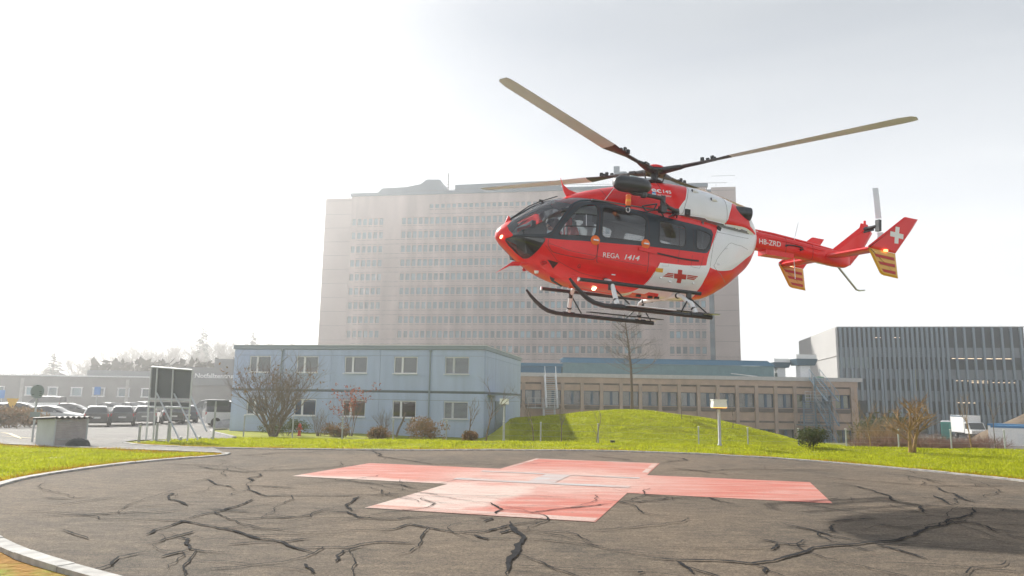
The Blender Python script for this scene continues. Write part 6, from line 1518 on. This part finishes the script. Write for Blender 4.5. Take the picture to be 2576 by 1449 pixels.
for px, Y, w, d_, h_, rz, lab in ((2553, 66, 2.5, 5.0, 2.35, -48, 'white site container with a blue top edge at the right picture edge'), (2536, 80, 2.5, 5.0, 2.2, -52, 'second white site container standing behind the first one')):
    p = at(px, 1100, Y); c_ = empty('site_container', lab, 'container', (p.x+1.2, Y, H(p.x, Y)), R(rz), 'white site containers')
    b = MB(); b.box((0, 0, h_/2), (d_, w, h_)); b.build('shell', M_twhite, c_)
    b = MB(); b.box((0, 0, h_+.08), (d_+.06, w+.06, .2)); b.build('top_frame', mat('blue_container_frame', (.02, .16, .36), .5), c_)
    b = MB(); b.box((0, -w/2-.01, 1.4), (1.0, .03, .9)); b.box((-d_/2-.01, 0, 1.1), (.03, .9, 2.0)); b.build('door', M_wframe, c_)
    for k in range(9): b = MB().box((-d_/2+.4+k*.55, -w/2-.012, 1.1), (.06, .03, 2.0)); b.build('rib', M_wframe, c_)
p = at(2610, 1060, 92)
b = MB(); rg = random.Random(77); N_ = 14; vs = []
for i in range(N_+1):
    for j in range(N_+1):
        u, v = i/N_*2-1, j/N_*2-1; z = 4.2*max(0, 1-math.hypot(u, v)*1.02)**.9+rg.uniform(-.06, .10); vs.append((p.x+u*8.5, 92+v*6, H(p.x, 92)+z-.1))
b.add(vs, [(i*(N_+1)+j, (i+1)*(N_+1)+j, (i+1)*(N_+1)+j+1, i*(N_+1)+j+1) for i in range(N_) for j in range(N_)]); tag(b.build('earth_heap', mat('brown_earth', (.17, .12, .075), .95, var=.3, vscale=1.2, bump=.6, bscale=5), None, 180), 'brown heap of dug earth behind the white containers', 'earth heap')
b = MB()
for i in range(70):
    px = rg.uniform(2330, 2576); Y = rg.uniform(58, 88); p = at(px, 1110, Y); s = rg.uniform(.15, .6); b.box((p.x, Y, H(p.x, Y)+s*.3+rg.uniform(0, .25)), (s*rg.uniform(1, 3.5), s, s*.5), M=Matrix.Rotation(rg.uniform(0, 3), 3, 'Z') @ Matrix.Rotation(rg.uniform(-.4, .4), 3, 'Y'))
tag(b.build('rubble', mat('broken_concrete', (.34, .32, .30), .9, var=.4, vscale=3)), 'broken slabs and rubble on the building site in front of the truck', 'rubble', kind='stuff')

# ------------------------------------------------------------------ small things round the pad
M_galv = mat('galvanised_post', (.40, .42, .43), .5, metal=.3, var=.15, vscale=6)
M_lampw = mat('white_lamp_housing', (.76, .76, .75), .4)
for px, py, ptop, lab, lit in ((1267, 1111, 1003, 'white box floodlight on a pole in front of the blue building corner', 0), (1811, 1123, 1005, 'white box floodlight with an amber underside on a pole in front of the grass mound', 1)):
    g = gp(px, py); zt = at(px, ptop, g.y).z; e = empty('pad_floodlight', lab, 'floodlight', (g.x, g.y, g.z), 0, 'floodlights beside the landing pad'); h_ = zt-g.z
    b = MB(); b.lathe([(.09, -.05), (.09, .06), (.058, .10), (.058, h_*.55), (.05, h_*.56), (.05, h_-.36)], 12); b.build('pole', M_galv, e, 40)
    b = MB(); b.box((0, 0, h_-.335), (.22, .18, .05)); b.build('bracket', M_black, e)
    b = MB(); b.box((0, 0, h_-.17), (.54, .42, .26), taper=(.9, .9)); b.build('housing', M_lampw, e); b = MB(); b.box((0, 0, h_-.02), (.53, .42, .045)); b.build('lid', M_lampw, e)
    b = MB(); b.box((0, 0, h_-.305), (.50, .38, .03)); b.build('lens', mat('amber_lens', (.9, .35, .02), .4, emit=(1, .45, .05, 1.5)) if lit else M_pale, e)
# hut
g = gp(160, 1124); e = empty('pad_hut', 'low grey wooden equipment hut with a corrugated roof on the left lawn', 'hut', (g.x*(1+.55/g.y)-.28, g.y+.45, g.z), R(62)); M_hut = mat('grey_boards', (.36, .33, .33), .8, var=.15, vscale=4); M_hut2 = mat('pale_board', (.46, .49, .50), .8, var=.12, vscale=2)
for k in range(12):
    b = MB().box((.22, -.50+.0, .07+k*.072), (1.02, .03, .066)); b.build('board', M_hut, e)
b = MB(); b.box((-.30, -.02, .45), (.03, .98, .88)); b.box((.74, 0, .45), (.03, .98, .88)); b.box((.22, .48, .45), (1.0, .03, .88)); b.build('side_panel', M_hut2, e)
for x in (-.31, .745): b = MB(); b.box((x, -.505, .45), (.05, .05, .92)); b.build('corner_post', M_hut2, e)
b = MB(); b.box((.0, -.525, .80), (.42, .02, .03)); b.box((.0, -.525, .22), (.42, .02, .03)); b.build('hinge', M_galv, e)
rf = MB(); N_ = 60; vs = []
for i in range(N_+1):
    x = -.42+i*1.28/N_; z = .93+.022*math.sin(i*2*math.pi*7/N_); vs += [(x, -.64, z), (x, .58, z-.06), (x, -.64, z-.045), (x, .58, z-.105)]
rf.add(vs, [q for i in range(N_) for q in ((4*i, 4*i+4, 4*i+5, 4*i+1), (4*i+2, 4*i+3, 4*i+7, 4*i+6), (4*i, 4*i+2, 4*i+6, 4*i+4), (4*i+1, 4*i+5, 4*i+7, 4*i+3))]); rf.build('roof', mat('dark_corrugated_roof', (.035, .035, .037), .6, var=.3, vscale=5), e, 60)
b = MB(); vs = []; rg = random.Random(5); bag = MB().lathe([(.0001, .28), (.12, .27), (.24, .22), (.30, .12), (.31, .0)], 14); bag.v = [(x*1.25+rg.uniform(-.02, .02), y*.7+rg.uniform(-.02, .02), max(0, z+rg.uniform(-.02, .02))) for x, y, z in bag.v]
o = bag.build('black_bag', mat('black_tarpaulin', (.016, .02, .026), .55), None, 50); o.location = e.matrix_world @ Vector((0, 0, 0)); g2 = gp(192, 1126); o.location = (g2.x, g2.y+.05, g2.z); tag(o, 'crumpled black tarpaulin bag leaning against the hut', 'bag')
# round sign seen from behind
g = gp(99, 1113); e = empty('round_sign', 'round traffic sign seen from behind on a grey pole at the hut', 'sign', (g.x, g.y-.4, g.z)); zc_ = at(102, 985, g.y).z-g.z
b = MB(); b.tube([(0, 0, -.1), (0, 0, zc_+.2)], .032, 10); b.build('pole', M_galv, e, 60)
b = MB().lathe([(.235, -.008), (.24, 0), (.235, .008)], 28, Matrix.Translation((.02, -.05, zc_)) @ Matrix.Rotation(R(90), 4, 'X')); b.build('disc', mat('sign_back', (.20, .245, .26), .6), e)
b = MB(); b.box((.02, -.03, zc_-.78), (.34, .02, .17)); b.build('plate', mat('sign_plate_back', (.22, .25, .26), .5), e)
b = MB()
for x, z in ((-.13, -.1), (.12, .0), (.13, -.06), (.12, -.13), (0, .2)): b.box((.02+x, -.065, zc_+z), (.07, .015, .018))
b.build('clamp', M_black, e)
# big board seen from behind
g = gp(400, 1110); Yb = g.y+.4
e = empty('notice_board', 'large rectangular notice board seen from behind on slanting grey props', 'sign board', (0, 0, 0)); M_alu = mat('pale_aluminium', (.50, .52, .54), .45, metal=.3); M_bback = mat('grey_board_back', (.12, .13, .14), .6, var=.12, vscale=2)
def bp(px, py, dy=0): return at(px, py, Yb+dy)
q = [bp(382, 924), bp(484, 932, -.25), bp(478, 1002, -.25), bp(377, 1000)]
b = MB(); b.prism([tuple(v+Vector((0, .04, 0))) for v in q], (0, .03, 0)); b.build('panel', M_bback, e)
q2 = [bp(376, 1011), bp(477, 1013, -.25), bp(476, 1022, -.25), bp(375, 1021)]
b = MB(); b.prism([tuple(v+Vector((0, .04, 0))) for v in q2], (0, .03, 0)); b.build('panel', M_bback, e)
for A_, B_ in (((382, 923), (484, 931)), ((377, 1004), (478, 1007)), ((376, 1024), (477, 1026))):
    b = MB().tube([bp(*A_), bp(*B_, -.25)], .035, 6); b.build('rail', M_alu, e)
for A_, B_, dy in (((381, 922), (367, 1112), 0), ((396, 925), (385, 1111), -.06), ((436, 928), (427, 1112), -.12), ((484, 932), (471, 1110), -.25)):
    b = MB().tube([bp(*A_, dy), bp(*B_, dy)], .034, 6); b.build('post', M_alu, e)
for A_, B_ in (((394, 988), (452, 1107)), ((438, 990), (498, 1106)), ((478, 991), (520, 1085))):
    b = MB().tube([bp(*A_, -.15), bp(*B_, -1.1)], .035, 6, flat=.6); b.build('prop', M_alu, e)
for px, py in ((455, 1108), (502, 1106), (533, 1106)):
    g = gp(px, py+1); b = MB().lathe([(.05, -.05), (.05, .14), (.03, .15)], 8); o = b.build('ground_peg', M_galv, e); o.location = (g.x, g.y, g.z)
# small board on a post
g = gp(528, 1109); e = empty('small_board', 'small dark rectangular sign on a single post right of the notice board', 'sign', (g.x, g.y+.3, g.z)); zt = at(530, 1006, g.y).z-g.z; zb = at(530, 1022, g.y).z-g.z
b = MB(); b.tube([(0, 0, -.1), (0, 0, zt-.05)], .04, 8); b.build('post', M_galv, e, 60); b = MB(); b.box((.06, .06, (zt+zb)/2), (.86, .03, zt-zb)); b.build('panel', M_bback, e)
# bollards with barrier tape
bol = []
for px, py, pt, lab in ((349, 1113, 1065, 'thin pale post at the tip of the grass strip'), (392, 1111, 1063, 'brown topped pale post under the notice board'), (422, 1112, 1062, 'grey post in front of the notice board')):
    g = gp(px, py); h_ = at(px, pt, g.y).z-g.z; e = empty('tape_post', lab, 'post', (g.x, g.y, g.z), 0, 'posts carrying the barrier tape'); b = MB(); b.tube([(0, 0, -.1), (0, 0, h_)], .045, 10); b.build('shaft', M_galv, e, 60); b = MB().lathe([(.05, h_-.02), (.05, h_+.02), (.02, h_+.03)], 10); b.build('cap', M_black, e); bol.append(Vector((g.x, g.y, g.z+h_*.8)))
M_tapew = mat('white_tape', (.75, .75, .75), .5); M_taper = mat('red_tape', (.7, .05, .03), .5)
hutp = gp(219, 1100); hutp = Vector((hutp.x, bol[0].y, .70))
def tape(label, A_, B_, sag):
    e = empty('barrier_tape', label, 'tape', tuple(A_)); n = 26; w = Vector((0, 0, .05)); seg = {}
    for i in range(n):
        t0, t1 = i/n, (i+1)/n; p = (B_-A_)*t0-Vector((0, 0, sag*4*t0*(1-t0))); q = (B_-A_)*t1-Vector((0, 0, sag*4*t1*(1-t1))); seg.setdefault(i//3, MB()).quad(p, q, q+w, p+w)
    for k, sb in seg.items(): sb.v = [tuple(Vector(v)-Vector(A_)) for v in sb.v]; sb.build(*(('red_band', M_taper) if k % 2 else ('white_band', M_tapew)), e)
tape('red and white barrier tape between the hut and the first post', hutp, bol[0], .06)
tape('red and white barrier tape hanging below the notice board', bol[0], bol[2]+Vector((2.3, .6, -.1)), .22)
tape('short red and white barrier tape between the two posts by the notice board', bol[0]+Vector((0, 0, .1)), bol[2]+Vector((0, 0, .15)), .12)
g = gp(400, 1111); b = MB().lathe([(.30, 0), (.30, .03), (.1, .035)], 18); o = b.build('manhole_cover', M_black); o.location = (g.x, g.y, g.z+.01); tag(o, 'black round cover lying at the foot of the notice board', 'cover')
# boulder on the island
g = gp(562, 1078); rg = random.Random(8); b = MB().lathe([(.0001, .62), (.35, .58), (.75, .42), (.95, .18), (.98, -.1)], 16); b.v = [(x*1.25+rg.uniform(-.08, .08), y*.8+rg.uniform(-.08, .08), z+rg.uniform(-.06, .06)) for x, y, z in b.v]
o = b.build('boulder', mat('grey_boulder', (.33, .33, .34), .9, var=.3, vscale=3, bump=.5, bscale=8), None, 60); o.location = (g.x, g.y+1, g.z); tag(o, 'rounded grey boulder on the grass island beside the bare bush', 'boulder')
# car park signs
for px, py0, py1, lab, c_ in ((244, 973, 993, 'small blue parking sign in front of the emergency centre window', (.10, .25, .55)), (3, 981, 1002, 'blue parking sign at the left picture edge', (.10, .25, .55))):
    Y = 74; p0, p1 = at(px, py1, Y), at(px, py0, Y); e = empty('parking_sign', lab, 'sign', (p0.x, Y, 0), 0, 'blue parking signs'); w = 15/1836*Y
    b = MB().box((0, 0, (p0.z+p1.z)/2), (w, .05, p1.z-p0.z)); b.build('panel', mat('blue_sign', c_, .5), e); b = MB().tube([(0, .05, -1), (0, .05, p1.z)], .05, 6); b.build('pole', M_galv, e)
p = at(30, 1018, 50); e = empty('warning_sign', 'yellow triangular sign pointing down at the left edge of the car park', 'sign', (p.x, 50, 0)); b = MB().prism([(-.42, 0, p.z+.42), (.42, 0, p.z+.42), (0, 0, p.z-.42)], (0, .03, 0)); b.build('panel', mat('yellow_sign', (.70, .42, .06), .5), e); b = MB().tube([(0, .06, -1), (0, .06, p.z)], .035, 6); b.build('pole', M_galv, e)
# wire fence behind the strip
fpx = [(612, 1101), (735, 1104), (860, 1106), (988, 1108), (1122, 1110), (1266, 1113), (1360, 1116), (1505, 1118), (1758, 1119), (1882, 1122), (2010, 1125), (2130, 1130), (2262, 1134), (2395, 1138), (2530, 1141)]
fe = empty('wire_fence', 'low wire fence with thin grey posts between the grass strip and the bushes', 'fence', (0, 0, 0)); tops = []
for px, py in fpx:
    Y = 33.5+1.0*math.sin(px*.004); p = at(px, py, Y); z = H(p.x, Y); b = MB().tube([(p.x, Y, z-.1), (p.x, Y, z+.95)], .032, 8); b.build('post', M_galv, fe, 60); b = MB().box((p.x, Y, z+.96), (.09, .07, .02)); b.build('post_cap', M_lampw, fe); tops.append(Vector((p.x, Y, z)))
b = MB()
for i in range(len(tops)-1):
    for hh in (.1, .35, .6, .9): b.tube([tops[i]+Vector((0, 0, hh)), tops[i+1]+Vector((0, 0, hh))], .0028, 4, caps=False)
tag(b.build('wire', M_galv, fe), kind='stuff')
g = gp(1555, 1119); b = MB().box((0, 0, .07), (.16, .16, .16)); b.box((0, 0, .155), (.19, .19, .02)); o = b.build('marker_box', M_black); o.location = (g.x, g.y+1.5, H(g.x, g.y+1.5)); tag(o, 'small black box at the foot of the grass mound', 'box')
p = gp(752, 1103); b = MB(); b.lathe([(.10, 0), (.10, .05), (.07, .08), (.07, .42), (.09, .44), (.09, .55), (.04, .62)], 12); b.tube([(-.14, 0, .36), (.14, 0, .36)], .04, 8); o = b.build('hydrant', mat('red_hydrant', (.5, .03, .02), .5), None, 50); o.location = (p.x*1.12, p.y*1.12, H(p.x*1.12, p.y*1.12)); tag(o, 'small red hydrant in front of the blue wall beside the bare bush', 'hydrant')
